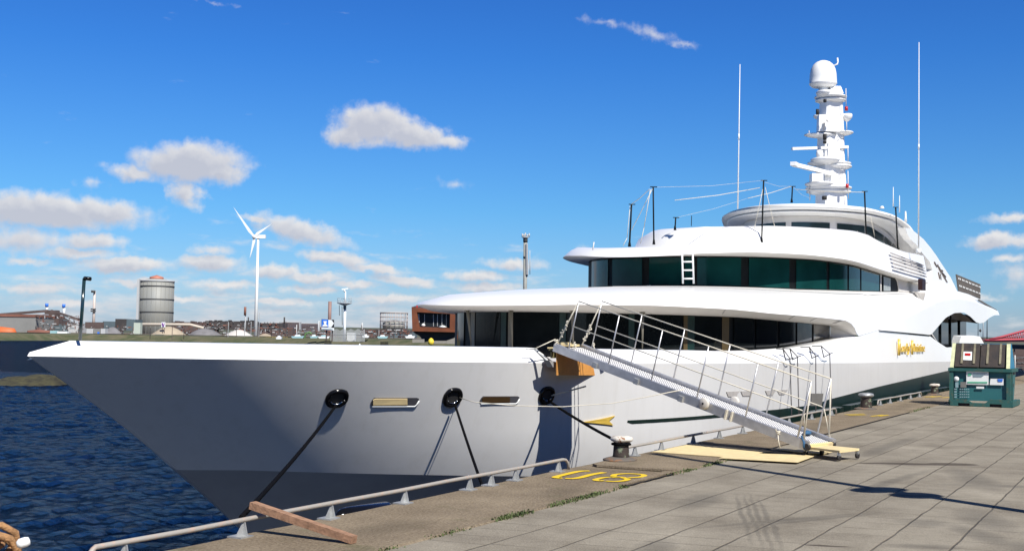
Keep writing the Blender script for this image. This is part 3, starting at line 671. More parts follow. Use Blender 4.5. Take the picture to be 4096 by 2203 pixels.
def plan_q(spec, u, v=1200):
    "parameter along the wall (angle round the front, then metres/10 aft) first met by the ray through photo column u"
    x0, Ln, W_ = spec; r = ray(u, v); t_ = 8.
    while t_ < 150:
        x, y = r.x*t_, r.y*t_
        if x > x0:
            if x < x0+Ln:
                if ((x0+Ln-x)/Ln)**2 + ((y-YC)/W_)**2 <= 1: return math.atan2((YC-y)/W_, (x0+Ln-x)/Ln)
            elif abs(y-YC) <= W_: return math.pi/2 + (x-x0-Ln)/10
        t_ += .01
    return math.radians(-38)
def q_pt(spec, q):
    x0, Ln, W_ = spec
    if q <= math.pi/2: return x0+Ln*(1-math.cos(q)), YC-W_*math.sin(q), Vector((-math.cos(q)/Ln, -math.sin(q)/W_, 0)).normalized()
    return x0+Ln+(q-math.pi/2)*10, YC-W_, Vector((0, -1, 0))
def wall_strip(mb, spec, qa, qb, zt, zb, off=0., n=4):
    ra = []; rb = []
    for i in range(n+1):
        x, y, nn = q_pt(spec, qa+(qb-qa)*i/n)
        ra.append((x+nn.x*off, y+nn.y*off, zt(x) if callable(zt) else zt)); rb.append((x+nn.x*off, y+nn.y*off, zb(x) if callable(zb) else zb))
    mb.grid([rb, ra], True); return mb
def plan_at(spec, u, v=1200): return plan_q(spec, u, v)
fn = lambda tab, d=0.: (lambda x: tb(tab, x)+d)
zW2b = [(28.8, 1.2), (34, 1.2), (37, 1.3), (43, 1.7), (43.9, 2.0)]
m2 = MB(); m2.grid([[(43.08, YC-5.31, 1.7), (43.5, YC-5.6, 1.75), (43.95, YC-6.0, 1.8)], [(43.08, YC-5.31, 2.5), (43.5, YC-5.6, 2.62), (43.95, YC-6.0, 2.62)]]); O('recess_end', m2, SOFF, yacht)
# backing wall (mullion black) on both sides
mb = MB(); wl = [plan(*W2, [(a, b_+.05) for a, b_ in zW2t], 43.07), plan(*W2, [(28, .9), (44, .9)], 43.07)]; loft(mb, wl); O('main_deck_wall', mb, MULL, yacht)
C_ = lambda x: 1700+x/2.5156
D_ = lambda x: 2500+x/2.5156
E_ = lambda x: 3300+x/2.3078
F_ = lambda x: 2200+x/2.5156
G_ = lambda x: 3000+x/2.5156
panes = [(C_(335), C_(400)), (C_(520), C_(765)), (C_(885), C_(1350)), (C_(1430), C_(2035)), (C_(2110), D_(575)), (D_(690), D_(965)), (D_(1085), D_(1290)), (D_(1310), D_(1520)), (D_(1545), D_(1705)), (D_(1725), D_(1870)), (D_(1890), D_(2050))]
for i, (ua, ub) in enumerate(panes):
    xa, xb = plan_at(W2, ua, 1320), plan_at(W2, ub, 1320)
    mb = MB(); wall_strip(mb, W2, xa, xb, fn(zW2t, -.01), fn(zW2b), .03, 5)
    O('main_deck_window', mb, GLASS_LO, yacht)
for ua, ub in ((C_(770), C_(822)), (C_(1352), C_(1415)), (C_(2042), C_(2100)), (D_(620), D_(690))):
    mb = MB(); wall_strip(mb, W2, plan_at(W2, ua, 1320), plan_at(W2, ub, 1320), fn(zW2t, -.01), fn(zW2b), .035, 3); O('window_pillar', mb, TEALP, yacht, 'teal window pillar')
for ua, ub in ((C_(470), C_(512)), (C_(845), C_(885)), (D_(580), D_(620)), (D_(965), D_(1035))):
    mb = MB(); wall_strip(mb, W2, plan_at(W2, ua, 1320), plan_at(W2, ub, 1320), fn(zW2t, -.01), fn(zW2b), .04, 3); O('window_pillar', mb, BEIGE if ua < 2300 else mat('ochre_pillar', (.06, .04, .012)), yacht, 'beige window pillar')
for (ux, vx, uy, vy) in ((C_(430), 1245, C_(465), 1378), (C_(870), 1240, C_(880), 1376), (C_(1485), 1240, C_(1492), 1372), (C_(2190), 1246, C_(2188), 1385)):
    tx, ty_, _ = q_pt((28.1, 12.9, 5.75), plan_q((28.1, 12.9, 5.75), ux)); y_ = ty_
    top_ = Vector((tx, ty_, 2.5)); bot_ = aty(uy, vy, y_)
    m2 = MB(); m2.tube([(top_.x, y_, 2.56), (bot_.x, y_, 1.58)], .05, 6, r2=.014); m2.box((top_.x, y_, 2.555), (.12, .12, .04)); O('brow_strut', m2, BEIGE, yacht)
# ---- upper-deck glass wall and brow
W3 = (39.2, 9.5, 5.15); R3 = (37.43, 10, 5.6)
zW3t = [(39.2, 4.72), (41, 4.78), (44, 4.85), (47, 4.85), (52.5, 4.80), (55.4, 4.78), (56.3, 4.70), (57.0, 4.5), (57.3, 4.2)]
zR3 = [(37.4, 4.60), (38.2, 4.74), (39.5, 4.85), (42, 4.91), (45, 4.92), (50, 4.87), (57.5, 4.84), (62, 4.9)]
XE3 = 62.5
mb = MB(); loft(mb, [plan(*W3, [(a, b_+.06) for a, b_ in zW3t[:6]]+[(62, 4.8)], XE3), plan(*W3, [(a, b_-.06) for a, b_ in zF3], XE3)]); O('upper_deck_wall', mb, MULL, yacht)
up_ = [(F_(395), F_(415), 'm'), (F_(425), F_(588), 'g'), (F_(632), F_(930), 'g'), (F_(1000), F_(1325), 'g'), (F_(1355), F_(1455), 'g'), (F_(1480), F_(1918), 'g'), (F_(1998), F_(2402), 'g'), (F_(2472), G_(765), 'g'), (G_(792), G_(972), 'g'), (G_(990), G_(1100), 'g'), (G_(1115), G_(1295), 'g')]
for ua, ub, k in up_[1:]:
    xa, xb = plan_at(W3, ua, 1090), plan_at(W3, ub, 1090)
    mb = MB(); wall_strip(mb, W3, xa, xb, fn(zW3t, -.03), fn(zF3, .03), .025, 5); O('upper_deck_window', mb, GLASS_UP, yacht)
# white end panel with rounded corner aft of the glass, door frame
mb = MB(); wall_strip(mb, W3, plan_at(W3, G_(1300), 1150), plan_at(W3, G_(1312), 1150), fn(zW3t, -.02), fn(zF3, .02), .05, 2); O('door_jamb', mb, SOFF, yacht)
xa, xb = plan_at(W3, G_(1335), 1150), plan_at(W3, G_(1405), 1150)
mb = MB(); wall_strip(mb, W3, xa, xb, fn(zW3t, -.06), fn(zF3, .03), .04, 2); dr = O('side_door', mb, mat('side_door_grey', (.33, .36, .36), rough=.4), yacht)
O('door_handle', MB().box((q_pt(W3, (xa+xb)/2)[0], YC-5.24, 4.42), (.06, .04, .08)), CHROME, dr)
xe = q_pt(W3, plan_q(W3, G_(1490)))[0]
m2 = MB(); pts = []
for i in range(9):
    a = math.pi/2*i/8; pts.append((xe-.7+.7*math.sin(a), 4.15+.62*math.cos(a)))
pl = [(x, YC-5.19, z) for x, z in pts] + [(xe, YC-5.19, tb(zF3, xe)), (62.4, YC-5.19, tb(zF3, 62.4)), (62.4, YC-5.19, 4.85), (xe-.7, YC-5.19, 4.85)]
m2.poly(pl, (0, .05, 0)); O('aft_side_panel', m2, SOFF, yacht)
zC3 = [(38.2, 4.98), (39.4, 5.10), (40.7, 5.25), (43.3, 5.46), (46.7, 5.57), (49.8, 5.74), (56.2, 6.04), (61.5, 6.22), (66, 6.3)]
zD3 = [(42.2, 5.95), (43, 6.11), (44, 6.21), (46, 6.36), (48, 6.42), (51, 6.53), (53, 6.52), (55.3, 6.42), (58, 6.30), (61.5, 6.28), (66, 6.25)]
l0 = plan(*W3, [(a, b_+.02) for a, b_ in zW3t[:6]]+[(62, 4.8)], XE3)
l1 = plan(*R3, zR3, XE3); l1b = plan(37.5, 10, 5.57, [(a, b_+.06) for a, b_ in zR3], XE3)
l2 = plan(38.3, 10, 5.35, zC3, XE3); l2b = plan(43.9, 9, 5.12, [(a, b_+.03) for a, b_ in zC3], XE3); l3 = plan(44.9, 8.6, 4.6, zD3, XE3)
mb = MB(); loft(mb, [l0, [(a[0]*.3+b_[0]*.7, a[1]*.3+b_[1]*.7, a[2]*.55+b_[2]*.45-.02) for a, b_ in zip(l0, l1)], l1]); O('upper_deck_soffit', mb, SOFF, yacht)
mb = MB(); loft(mb, [l1, l1b, blend(l1b, l2, .5, .05), l2], cap=False); O('upper_deck_brow', mb, WHT, yacht)
mb = MB(); loft(mb, [l2, l2b, [(a[0]+(b_[0]-a[0])*.3, a[1]+(b_[1]-a[1])*.3, a[2]+(b_[2]-a[2])*.6) for a, b_ in zip(l2b, l3)], l3], cap=True); O('sun_deck_coaming', mb, WHT, yacht)
# ---- arch shell lower parts on the side, aft
ARC = [(47.6, 2.36), (52.2, 2.78), (57.5, 3.39), (61.5, 3.86), (64, 4.07), (68.6, 4.31), (75.7, 4.38), (89, 4.1)]
LOW = [(47.6, 2.345), (59.48, 2.28), (60.5, 2.49), (61.6, 2.71), (64, 3.19), (67, 3.51), (70.7, 3.64), (73.4, 3.46), (75.8, 3.19), (77.6, 3.16), (79.6, 3.26), (82.5, 3.62), (85.1, 3.84), (89, 3.94)]
def side_strip(ta, tb_, xa, xb, ya, yb, n=80, both=True):
    m2 = MB(); ra = []; rb = []
    for i in range(n+1):
        x = xa+(xb-xa)*i/n; ra.append((x, YC-ya, tb(ta, x))); rb.append((x, YC-yb, tb(tb_, x)))
    m2.grid([rb, ra], True)
    if both: m2.grid([[(p[0], 2*YC-p[1], p[2]) for p in rb], [(p[0], 2*YC-p[1], p[2]) for p in ra]], True)
    return m2
O('arch_flank', side_strip(ARC, LOW, 47.6, 88, 6.1, 6.17), WHT, yacht)
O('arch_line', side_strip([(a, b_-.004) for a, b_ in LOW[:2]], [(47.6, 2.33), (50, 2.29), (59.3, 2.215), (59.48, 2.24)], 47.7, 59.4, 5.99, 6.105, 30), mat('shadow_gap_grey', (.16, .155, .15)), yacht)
TOPB = [(43.86, 2.06), (47.6, 2.35), (50, 2.28), (59.3, 2.21), (59.5, 2.24), (61.9, 1.97), (64.7, 1.69), (67, 1.72), (84, 1.6), (86, 1.5)]
m2 = side_strip(TOPB, K_T, 43.86, 86, 6.1, 6.2); O('aft_bulwark', m2, WHT, yacht)
m2 = MB(); m2.grid([[(x, YC-5.98, tb(LOW, x)) for x in [47.6+i for i in range(42)]], [(x, YC, 4.0) for x in [47.6+i for i in range(42)]], [(x, YC+5.98, tb(LOW, x)) for x in [47.6+i for i in range(42)]]]); O('aft_canopy_soffit', m2, SOFF, yacht)
m2 = MB(); xs_ = [59+i*.5 for i in range(30)]
xs_ = [59+i*.5 for i in range(41)]; m2.grid([[(x, YC-5.2, 1.2) for x in xs_], [(x, YC-5.2, min(tb(LOW, x)+.3, 3.3 if x > 71 else 9)) for x in xs_]], False)
O('aft_saloon_glass', m2, GLASS_LO, yacht)
for x in (62.6, 65.4, 68.6, 72.2, 75.8): O('aft_mullion', MB().box((x, YC-5.24, 2.5), (.16, .06, 2.2)), MULL, yacht)
O('arch_stay', MB().tube([(60.3, YC-6.0, 2.42), (63.2, YC-6.0, 1.75)], .04, 6), WHT, yacht)
O('canopy_slot', MB().beam((78.2, YC-6.02, 4.60), (88.5, YC-5.9, 4.25), .1, .08), mat('slot_grey', (.12, .115, .11)), yacht)
# fin (port and starboard), traced outline with real thickness
fin = [(1755, 905), (1830, 1000), (1852, 1080), (1835, 1150), (1790, 1240), (1775, 1300), (1770, 1345), (2340, 1385), (2200, 1322), (2090, 1292), (2065, 1230), (2030, 1150), (1950, 1020), (1900, 935), (1850, 860), (1780, 770), (1700, 700), (1650, 665), (1600, 655), (1620, 720), (1648, 772), (1700, 820)]
fp = [aty(3000+x/2.5156, 650+y/2.5156, 10.25) for x, y in fin]
m2 = MB(); m2.poly([p + Vector((0, .06*(p.z-4.5), 0)) for p in fp], (0, .35, 0)); O('fin', m2, WHT, yacht)
m2 = MB(); m2.poly([Vector((p.x, 2*YC-p.y-.06*(p.z-4.5), p.z)) for p in fp], (0, -.35, 0)); O('fin', m2, WHT, yacht)
# horse-like emblem strokes on the fin
m2 = MB()
for (x0, y0, x1, y1, w_) in ((1880, 1000, 1905, 1050, .10), (1912, 1025, 1925, 1070, .08), (1920, 1050, 1945, 1105, .16), (1915, 1105, 1925, 1170, .09), (1945, 1100, 1985, 1150, .15), (1935, 1120, 1938, 1180, .07), (1958, 1130, 2000, 1205, .08), (1950, 1080, 1962, 1095, .08), (1980, 1150, 1990, 1195, .06)):
    a = aty(3000+x0/2.5156, 650+y0/2.5156, 10.2); b_ = aty(3000+x1/2.5156, 650+y1/2.5156, 10.2)
    m2.beam((a.x, 10.22+.06*(a.z-4.5), a.z), (b_.x, 10.22+.06*(b_.z-4.5), b_.z), .03, w_*.6, up=(0, 1, 0))
O('fin_emblem', m2, mat('emblem_bronze', (.10, .07, .055), rough=.4, metal=.4), yacht)
# louvres
for k in range(5):
    m2 = MB(); ya, yb = 908+k*36, 1062+k*28; xa_, xb_ = 1418, 1812
    a = aty(G_(xa_), 650+ya/2.5156, 9.98); b_ = aty(G_(xb_), 650+yb/2.5156, 9.98)
    m2.beam((a.x, 10.0-.04*k, a.z), (b_.x-1.8, 10.0-.04*k, b_.z+.02), .05, .045); O('louvre_slot', m2, mat('louvre_grey', (.52, .49, .48), scale=.45, col2=(.06, .06, .08), thr=(.55, .60)) if k == 0 else bpy.data.materials['louvre_grey'], yacht)
a = aty(G_(1730), 650+1230/2.5156, 9.75); O('side_light', MB().box(a, (.95, .2, .52)), mat('side_light_dark', (.02, .003, .004), rough=.5), yacht)
m2 = MB(); a = aty(G_(1712), 650+1290/2.5156, 9.75); m2.lathe((a.x, a.y, a.z-.5), [(.22, .0), (.35, .08), (.5, .36), (.55, .44), (0, .47)], 16, sy=.45); O('side_light_bracket', m2, SOFF, yacht)
# deck screen aft
a0 = aty(3826, 1097, 11.); a1 = aty(3922, 1137, 11.); b0 = aty(3835, 1163, 11.); b1 = aty(3922, 1195, 11.)
m2 = MB(); m2.poly([a0, a1, b1, b0], (0, .06, 0)); sc = O('deck_screen', m2, mat('screen_brown', (.10, .085, .07), rough=.7), yacht, 'brown screen with rows of small lamps on the aft deck')
for (f_, g_) in ((.22, .22), (.66, .72)):
    for i in range(7):
        for j in (0, .055):
            s_ = (i+.35)/7 + j
            if s_ > .99: continue
            P_ = (a0+(a1-a0)*s_)*(1-f_) + (b0+(b1-b0)*s_)*f_
            O('screen_eyelet', MB().box(P_-Vector((0, .03, 0)), (.28, .03, .10)), SIGNW, sc)
# ---- sky lounge
SL = (56.8, 7.4, 3.9)
sl = [plan(*SL, [(50, 5.9), (80, 5.9)], 64.2, m=12), plan(*SL, [(50, 7.92), (60, 7.85), (64.2, 6.8)], 64.2, m=12)]
mb = MB(); loft(mb, sl); O('sky_lounge_wall', mb, SOFF, yacht)
def zroof(z): return [(50, z), (58.5, z), (60.5, z-.12), (62.2, z-.42), (63.6, z-.9), (64.9, z-1.5)]
RF = [((57.0, 7.6, 3.92), 7.88), ((56.0, 8.4, 4.5), 7.92), ((55.7, 8.7, 4.62), 7.95), ((55.65, 8.7, 4.66), 7.99), ((55.9, 8.6, 4.55), 8.04), ((55.4, 9.0, 4.8), 8.09), ((55.2, 9.2, 4.9), 8.16), ((55.6, 8.8, 4.65), 8.22), ((55.45, 8.9, 4.72), 8.27), ((55.8, 8.6, 4.5), 8.35), ((57.4, 7.2, 3.6), 8.48)]
rf = [plan(*sp_, zroof(z), 64.9, m=24) for sp_, z in RF]
mb = MB(); loft(mb, rf, cap=True); O('sky_lounge_roof', mb, WHT, yacht)
mb = MB(); rr = [[near(p) for p in l] for l in rf]; mb.grid([[r_[-1] for r_ in rr], [(64.6, YC, p[-1][2]+.5) for p in rr], [(r_[-1][0], 2*YC-r_[-1][1], r_[-1][2]) for r_ in rr]]); O('roof_aft_edge', mb, WHT, yacht)
for ua, ub in ((F_(2080), G_(362)), (G_(418), G_(800)), (G_(872), G_(1150)), (G_(1160), G_(1245)), (G_(1250), G_(1340)), (G_(1350), G_(1420)), (G_(1430), G_(1500)), (G_(1510), G_(1630))):
    xa, xb = plan_at(SL, ua, 900), plan_at(SL, ub, 900)
    if xb <= xa or xa > 1.54: continue
    mb = MB(); wall_strip(mb, SL, xa, min(xb, math.pi/2+.0), (lambda x: tb([(50, 7.62), (60, 7.55), (64, 6.6)], x)), 6.45, .03, 5); O('sky_lounge_window', mb, GLASS_TOP, yacht)

# ---- mast
MD = 66.
def gp(x, y, D=MD): return at(3150+x/2.2343, 200+y/2.2343, D)
gs = MD/FPX/2.2343
mast = O('mast', MB(), WHT, yacht)
mx0 = gp(385, 700); ang = math.atan2(mx0.y, mx0.x)
FWD = Vector((math.cos(th), math.sin(th), 0))
def mbox(mb, x0, x1, y0, y1, depth, dd=0., rz=None, taper=1.):
    a = gp(x0, y1, MD+dd); b_ = gp(x1, y1, MD+dd); c = gp((x0+x1)/2, y0, MD+dd); d_ = gp((x0+x1)/2, y1, MD+dd)
    w_ = (b_-a).length; rz_ = th-math.pi/2 if rz is None else rz
    X = Vector((math.cos(rz_), math.sin(rz_), 0)); Y = Vector((-X.y, X.x, 0))
    vs = []
    for (cc_, k) in ((d_, 1.), (c, taper)):
        for j in (-1, 1):
            for i in (-1, 1): vs.append(cc_ + X*(i*w_/2*k) + Y*(j*depth/2*k))
    mb.add(vs, [(0, 2, 3, 1), (4, 5, 7, 6), (0, 1, 5, 4), (2, 6, 7, 3), (0, 4, 6, 2), (1, 3, 7, 5)])
def mplat(x0, x1, y, th_, depth=1.5, n=26, lip=.5, dd=0.):
    c = gp((x0+x1)/2, y, MD+dd); r = (x1-x0)/2*gs
    m2 = MB(); m2.lathe(c, [(r*.35, -th_), (r*.8, -th_*.55), (r, -th_*.15), (r, th_*.15), (r*.92, th_*.3), (0, th_*.35)], n, sy=depth/(2*r) if r else 1, rz=th-math.pi/2)
    return m2
mb = MB()
zt_, zb_ = gp(390, 440).z, 8.0
cb = gp(395, 1340); cb.z = zb_; ct = gp(392, 430)
def sect(c, w_, d_, rz_, n=8, sq=.25):
    X = Vector((math.cos(rz_), math.sin(rz_), 0)); Y = Vector((-X.y, X.x, 0)); o_ = []
    for sx_, sy_ in ((-1, -1+sq), (-1+sq, -1), (1-sq, -1), (1, -1+sq), (1, 1-sq), (1-sq, 1), (-1+sq, 1), (-1, 1-sq)): o_.append(c + X*sx_*w_/2 + Y*sy_*d_/2)
    return o_
rzm = th-math.pi/2 + .35
ss = [sect(cb, 1.5, 1.3, rzm), sect(gp(390, 1230), 1.4, 1.15, rzm), sect(gp(385, 1000), 1.3, 1.05, rzm), sect(gp(388, 740), 1.22, .95, rzm), sect(ct, 1.02, .85, rzm)]
mb.add([p for s_ in ss for p in s_], [(i*8+k, i*8+(k+1) % 8, (i+1)*8+(k+1) % 8, (i+1)*8+k) for i in range(4) for k in range(8)] + [tuple(range(32, 40))])
O('mast_column', mb, WHT, mast)
for a_ in ((268, 452, 585, 735, .5, -.55, None, .94), (352, 462, 832, 985, .4, -.5, None, .9), (355, 480, 335, 400, .9, .1, None, .7)):
    mb = MB(); mbox(mb, *a_); O('mast_housing', mb, WHT, mast)
for (x0, x1, y, t_, dp, dd) in ((245, 525, 425, .18, 1.9, 0), (250, 520, 455, .16, 1.6, 0), (258, 400, 385, .26, 1.2, -.4), (232, 290, 592, .16, .5, 0), (484, 578, 590, .30, .7, 0), (150, 440, 762, .16, 1.2, -.2), (400, 585, 742, .15, 1.3, 0),
                       (210, 470, 985, .26, 1.8, -.4), (180, 565, 1015, .2, 1.8, 0), (300, 570, 1045, .2, 1.9, .1), (160, 420, 1200, .2, 1.9, -.4), (165, 570, 1235, .24, 2.2, 0), (170, 565, 1268, .22, 2.0, .1)):
    O('mast_platform', mplat(x0, x1, y, t_, dp, dd=dd), WHT, mast)
c = gp(318, 305); r = 122*gs
O('satellite_dome', MB().lathe(c, [(r*.30, -.22), (r*.8, -.16), (r*1.0, -.02), (r*1.0, .03), (r*.985, .05), (r*.97, .35), (r*.95, .55), (r*.88, .82), (r*.72, 1.05), (r*.5, 1.2), (r*.25, 1.28), (0, 1.3)], 36), WHT, mast)
O('dome_aerial', MB().tube([gp(415, 140), gp(445, 128), gp(450, 108), gp(446, 72)], .045, 8), WHT, mast)
O('mast_neck', MB().lathe(gp(322, 365), [(.30, -.3), (.26, 0), (.3, .3)], 16), WHT, mast)
sc_ = O('radar_scanner', MB().beam(gp(40, 884, MD-1.), gp(540, 868, MD-.3), .18, .14), WHT, mast)
sc_ = O('radar_scanner', MB().beam(gp(50, 1022, MD-1.6), gp(412, 1112, MD-.8), .25, .2).box(gp(60, 1020, MD-1.6), (.5, .3, .2)), WHT, mast)
mb = MB(); mbox(mb, 208, 308, 1108, 1182, .6, -1.0); O('radar_pedestal', mb, WHT, mast)
mb = MB(); mb.lathe(gp(288, 930, MD-.8), [(0, -.22), (.16, -.18), (.20, 0), (.16, .2), (0, .24)], 16); O('radar_pedestal', mb, WHT, mast)
for (x, y, w_, h_, m_) in ((268, 555, .17, .30, BLK), (335, 455, .17, .17, BLK), (333, 778, .20, .32, BLK), (333, 824, .18, .16, BLK), (330, 1322, .26, .2, BLK), (526, 526, .16, .22, REDM), (533, 1216, .17, .22, REDM)):
    O('signal_light' if m_ is BLK else 'red_light', MB().lathe(gp(x, y, MD-1.1), [(w_/2, -h_/2), (w_/2*1.05, 0), (w_/2, h_/2)], 12), m_, mast)
mb = MB(); mb.lathe(gp(312, 620, MD-1.05), [(.05, 0), (.17, .18)], 12, ax=(-.8, -.4, .35)); mb.lathe(gp(352, 635, MD-1.05), [(.05, 0), (.17, .18)], 12, ax=(-.5, -.85, .25)); mb.tube([gp(330, 640, MD-.9), gp(325, 710, MD-.9)], .05); O('loud_hailer', mb, SOFF, mast)
for (x, y0, y1, x2) in ((522, 345, 500, 524), (540, 1080, 1330, 545), (200, 1200, 1345, 200), (193, 722, 750, 193), (528, 640, 720, 530), (540, 880, 1000, 542)):
    O('whip_aerial', MB().tube([gp(x, y0, MD-.7), gp(x2, y1, MD-.7)], .022, 6), SOFF, mast)
mb = MB()
for y in range(600, 1220, 36): mb.tube([gp(470, y, MD-.6), gp(482+(y % 7), y+8, MD-.7), gp(497, y+2, MD-.6)], .018, 5)
O('mast_rungs', mb, SOFF, mast)
# whip antennas
for (x0, y0, x1, y1, D, r) in ((3657+0, 870, 3676, 170, 56, .035), (2951, 836, 2960, 258, 50, .032), (3573, 826, 3573, 748, 60, .03), (3598, 850, 3598, 782, 60, .03), (3623, 890, 3622, 845, 60, .07), (3528, 834, 3528, 824, 55, .12)):
    a = at(x0, y0, D); b_ = at(x1, y1, D)
    if x0 == 3657: a = at(3674, 1005, D); 
    m2 = MB(); m2.tube([a, (a+b_)/2, b_], r, 8, r2=r*.45)
    if r < .036 and y1 < 300: m2.lathe((a+b_)/2, [(r*1.1, -.12), (r*1.1, .12)], 8)
    if x0 == 3657: m2.lathe(a, [(.12, -.12), (.12, .12)], 10)
    O('whip_antenna', m2, SIGNW, yacht)
O('small_aerial', MB().tube([at(2371, 1000, 40.5), at(2376, 968, 40.5)], .02, 6), SOFF, yacht)
# awning posts with stays on the brow
def fpx(x, y): return 2200+x/2.5156, 650+y/2.5156
posts = [((1045, 810), (1038, 245), 41.3, .028), ((2130, 788), (2150, 180), 46., .030), ((800, 832), (820, 420), 44., .034), ((1258, 668), (1265, 553), 47, .03), ((3197, 835), (3165, 290), 52., .034), ((3500, 878), (3478, 450), 58., .036), ((2432, 392), (2440, 240), 52, .03), ((1422, 640), (1425, 535), 48, .015)]
tops = {}
for i, (b0_, t0_, D, r) in enumerate(posts):
    a = at(*fpx(*b0_), D); c = at(*fpx(*t0_), D)
    if i == 4: a = at(*fpx(3185, 835), D)
    m2 = MB(); m2.tube([a, c], r, 8); 
    if i != 7: m2.box(c+Vector((.05, 0, .0)), (.24, .05, .03), rz=th-math.pi/2); m2.lathe(a, [(r*2, -.05), (r*1.2, .12)], 8)
    O('awning_post', m2, MULL, yacht); tops[i] = c
wires = [((1040, 250), (2150, 180), 41.3, 46), ((820, 420), (1000, 270), 44, 41.3), ((1265, 555), (1990, 360), 47, 50), ((1990, 360), (2430, 240), 50, 52), ((1255, 380), (2110, 255), 44, 46), ((2160, 200), (2430, 240), 46, 52), ((2440, 240), (2620, 360), 52, 60), ((2470, 270), (3165, 300), 52, 52),
         ((1030, 265), (820, 680), 41.3, 42), ((1010, 270), (945, 660), 41.3, 41.5), ((945, 660), (910, 815), 41.5, 41.5), ((2145, 250), (2065, 620), 46, 46), ((2165, 250), (2255, 620), 46, 46), ((2255, 620), (2300, 790), 46, 46), ((2050, 690), (2065, 620), 46, 46), ((805, 440), (775, 760), 44, 44), ((775, 760), (735, 838), 44, 44),
         ((3225, 540), (3265, 735), 52, 52), ((3090, 690), (3155, 835), 52, 52), ((3490, 700), (3505, 890), 58, 58)]
for (a, b_, D0, D1) in wires:
    A_ = at(*fpx(*a), D0); B_ = at(*fpx(*b_), D1); l_ = (A_-B_).length
    O('stay_wire', MB().tube([A_, (A_+B_)/2-Vector((0, 0, .012*l_)), B_], .0045 if l_ > 4.5 else .012, 5), ROPEW, yacht)
# brow ladder
m2 = MB()
def lp(x, y): return at(*fpx(x, y), 38.7)
for xt, xb_ in ((1328, 1338), (1434, 1446)): m2.tube([lp(xt, 880), lp(xb_, 1218)], .032, 8)
for y in (915, 998, 1083, 1168):
    f_ = (y-880)/338; m2.tube([lp(1328+10*f_, y), lp(1434+12*f_, y)], .026, 6)
thing('ladder', m2, SIGNW, 'short white ladder hung from the brow over the dark upper deck windows', 'ladder')
# jackstaff on the bow
pa = aty(A_u := 0+805/2.5156, 1050+785/2.5156, 15.2); pb = aty(0+848/2.5156, 1050+158/2.5156, 15.2)
js = O('jackstaff', MB().tube([pa, pb], .028, 10), mat('staff_dark_teal', (.012, .03, .035), rough=.15, spec=.8), yacht, 'dark staff standing at the bow')
O('staff_light', MB().tube([pb, aty(915/2.5156, 1050+165/2.5156, 15.1)], .032, 8).lathe(pb+Vector((-.01, -.02, 0)), [(.022, -.02), (.022, .02)], 8), BLKGL, js)
# fairleads, slots, arrow, stripe, recesses, name
def on_hull(outl, proud=.004):
    return [hull_hit(u, v, proud)[0] for u, v in outl]
def ring(cu, cv, pts_, m_, rr, name, inner):
    N_ = 28; P_ = []
    for k in range(N_):
        a = 2*math.pi*k/N_; ex = math.cos(a); ey = math.sin(a)
        q = (abs(ex)**2.4+abs(ey)**2.4)**(-1/2.4)
        u = cu + pts_[0]*ex*q + pts_[2]*ey*q; v = cv + pts_[1]*ey*q
        P_.append(hull_hit(u, v, .02)[0])
    return P_
def fairlead(cu, cv, hw, hh, sk):
    P_ = ring(cu, cv, (hw, hh, sk), None, 0, '', 0); m2 = MB(); m2.tube(P_+[P_[0], P_[1]], .042, 10, caps=False)
    f_ = O('fairlead', m2, BLKGL, yacht)
    c, n = hull_hit(cu, cv, .012); cen = sum(P_, Vector())/len(P_)
    m3 = MB(); m3.add([cen+n*-.0]+[p*.9+cen*.1 for p in P_], [(0, 1+(k+1) % len(P_), 1+k) for k in range(len(P_))]); O('fairlead_opening', m3, BLK, f_)
    low = [p for p in P_[16:26]] if False else [cen*.45+p*.55 for p in P_]
    idx = [k for k in range(len(P_)) if P_[k].z < cen.z-.035]
    if len(idx) > 3:
        O('fairlead_roller', MB().tube([cen*.35+P_[k]*.65+n*.03 for k in idx], .012, 6), CHROME, f_)
    return cen, n
FL = [fairlead(1346, 1590, 37, 29, -10), fairlead(1808, 1587, 30, 31, -9), fairlead(2183, 1580, 24, 29, -7)]
def slot(cu, cv, hw, hh, brass):
    P_ = []
    for (a, b_) in ((-1, .1), (-.93, -.55), (-.85, -1), (.9, -1), (1, -.8), (1, -.3), (.9, .6), (.8, 1), (-.95, 1), (-1, .7)):
        P_.append(hull_hit(cu+a*hw, cv+b_*hh, .006)[0])
    n = hull_hit(cu, cv)[1]; m2 = MB(); m2.poly(P_, n*.006); s_ = O('hull_slot', m2, mat('slot_dark', (.07, .07, .08), rough=.3), yacht, None)
    m2 = MB(); m2.tube([P_[8]+n*.01, P_[7]+n*.01, P_[6]+n*.01, P_[5]+n*.01], .012, 6); O('slot_lip', m2, SIGNW, s_)
    Q = [hull_hit(cu+a*hw, cv+b_*hh, .016)[0] for a, b_ in ((-.9, -.6), (-.8, -.85), (.5, -.85), (.5, .55), (-.9, .6))]
    m2 = MB(); m2.poly(Q, n*.01); O('slot_fitting', m2, brass, s_)
slot(1578, 1606, 97, 17, mat('brass_fitting', (.9, .70, .36), rough=.4, metal=.1)); slot(1997, 1598, 79, 15, mat('bronze_fitting', (.06, .035, .015), rough=.3))
P_ = on_hull([(2328, 1686), (2400, 1674), (2456, 1661), (2432, 1681), (2450, 1699), (2400, 1693)], .01)
O('gold_arrow', MB().poly(P_, hull_hit(2400, 1684)[1]*.02), GOLD, yacht, 'gold arrow on the hull')
ZS = [(23.4, .145), (28.8, .045), (33, -.05), (37.3, -.09), (39, .0), (47.3, .20), (64, .51), (86, .8)]
def zlow(x): return tb(ZS, x) - (.075 if x < 32.5 else min(4.2, .075+(x-32.5)*3.2))
hs_ = hull_hit(2508, 1680)[0]; ZS = [(hs_.x, hs_.z), (28.8, .045)] + ZS[2:]
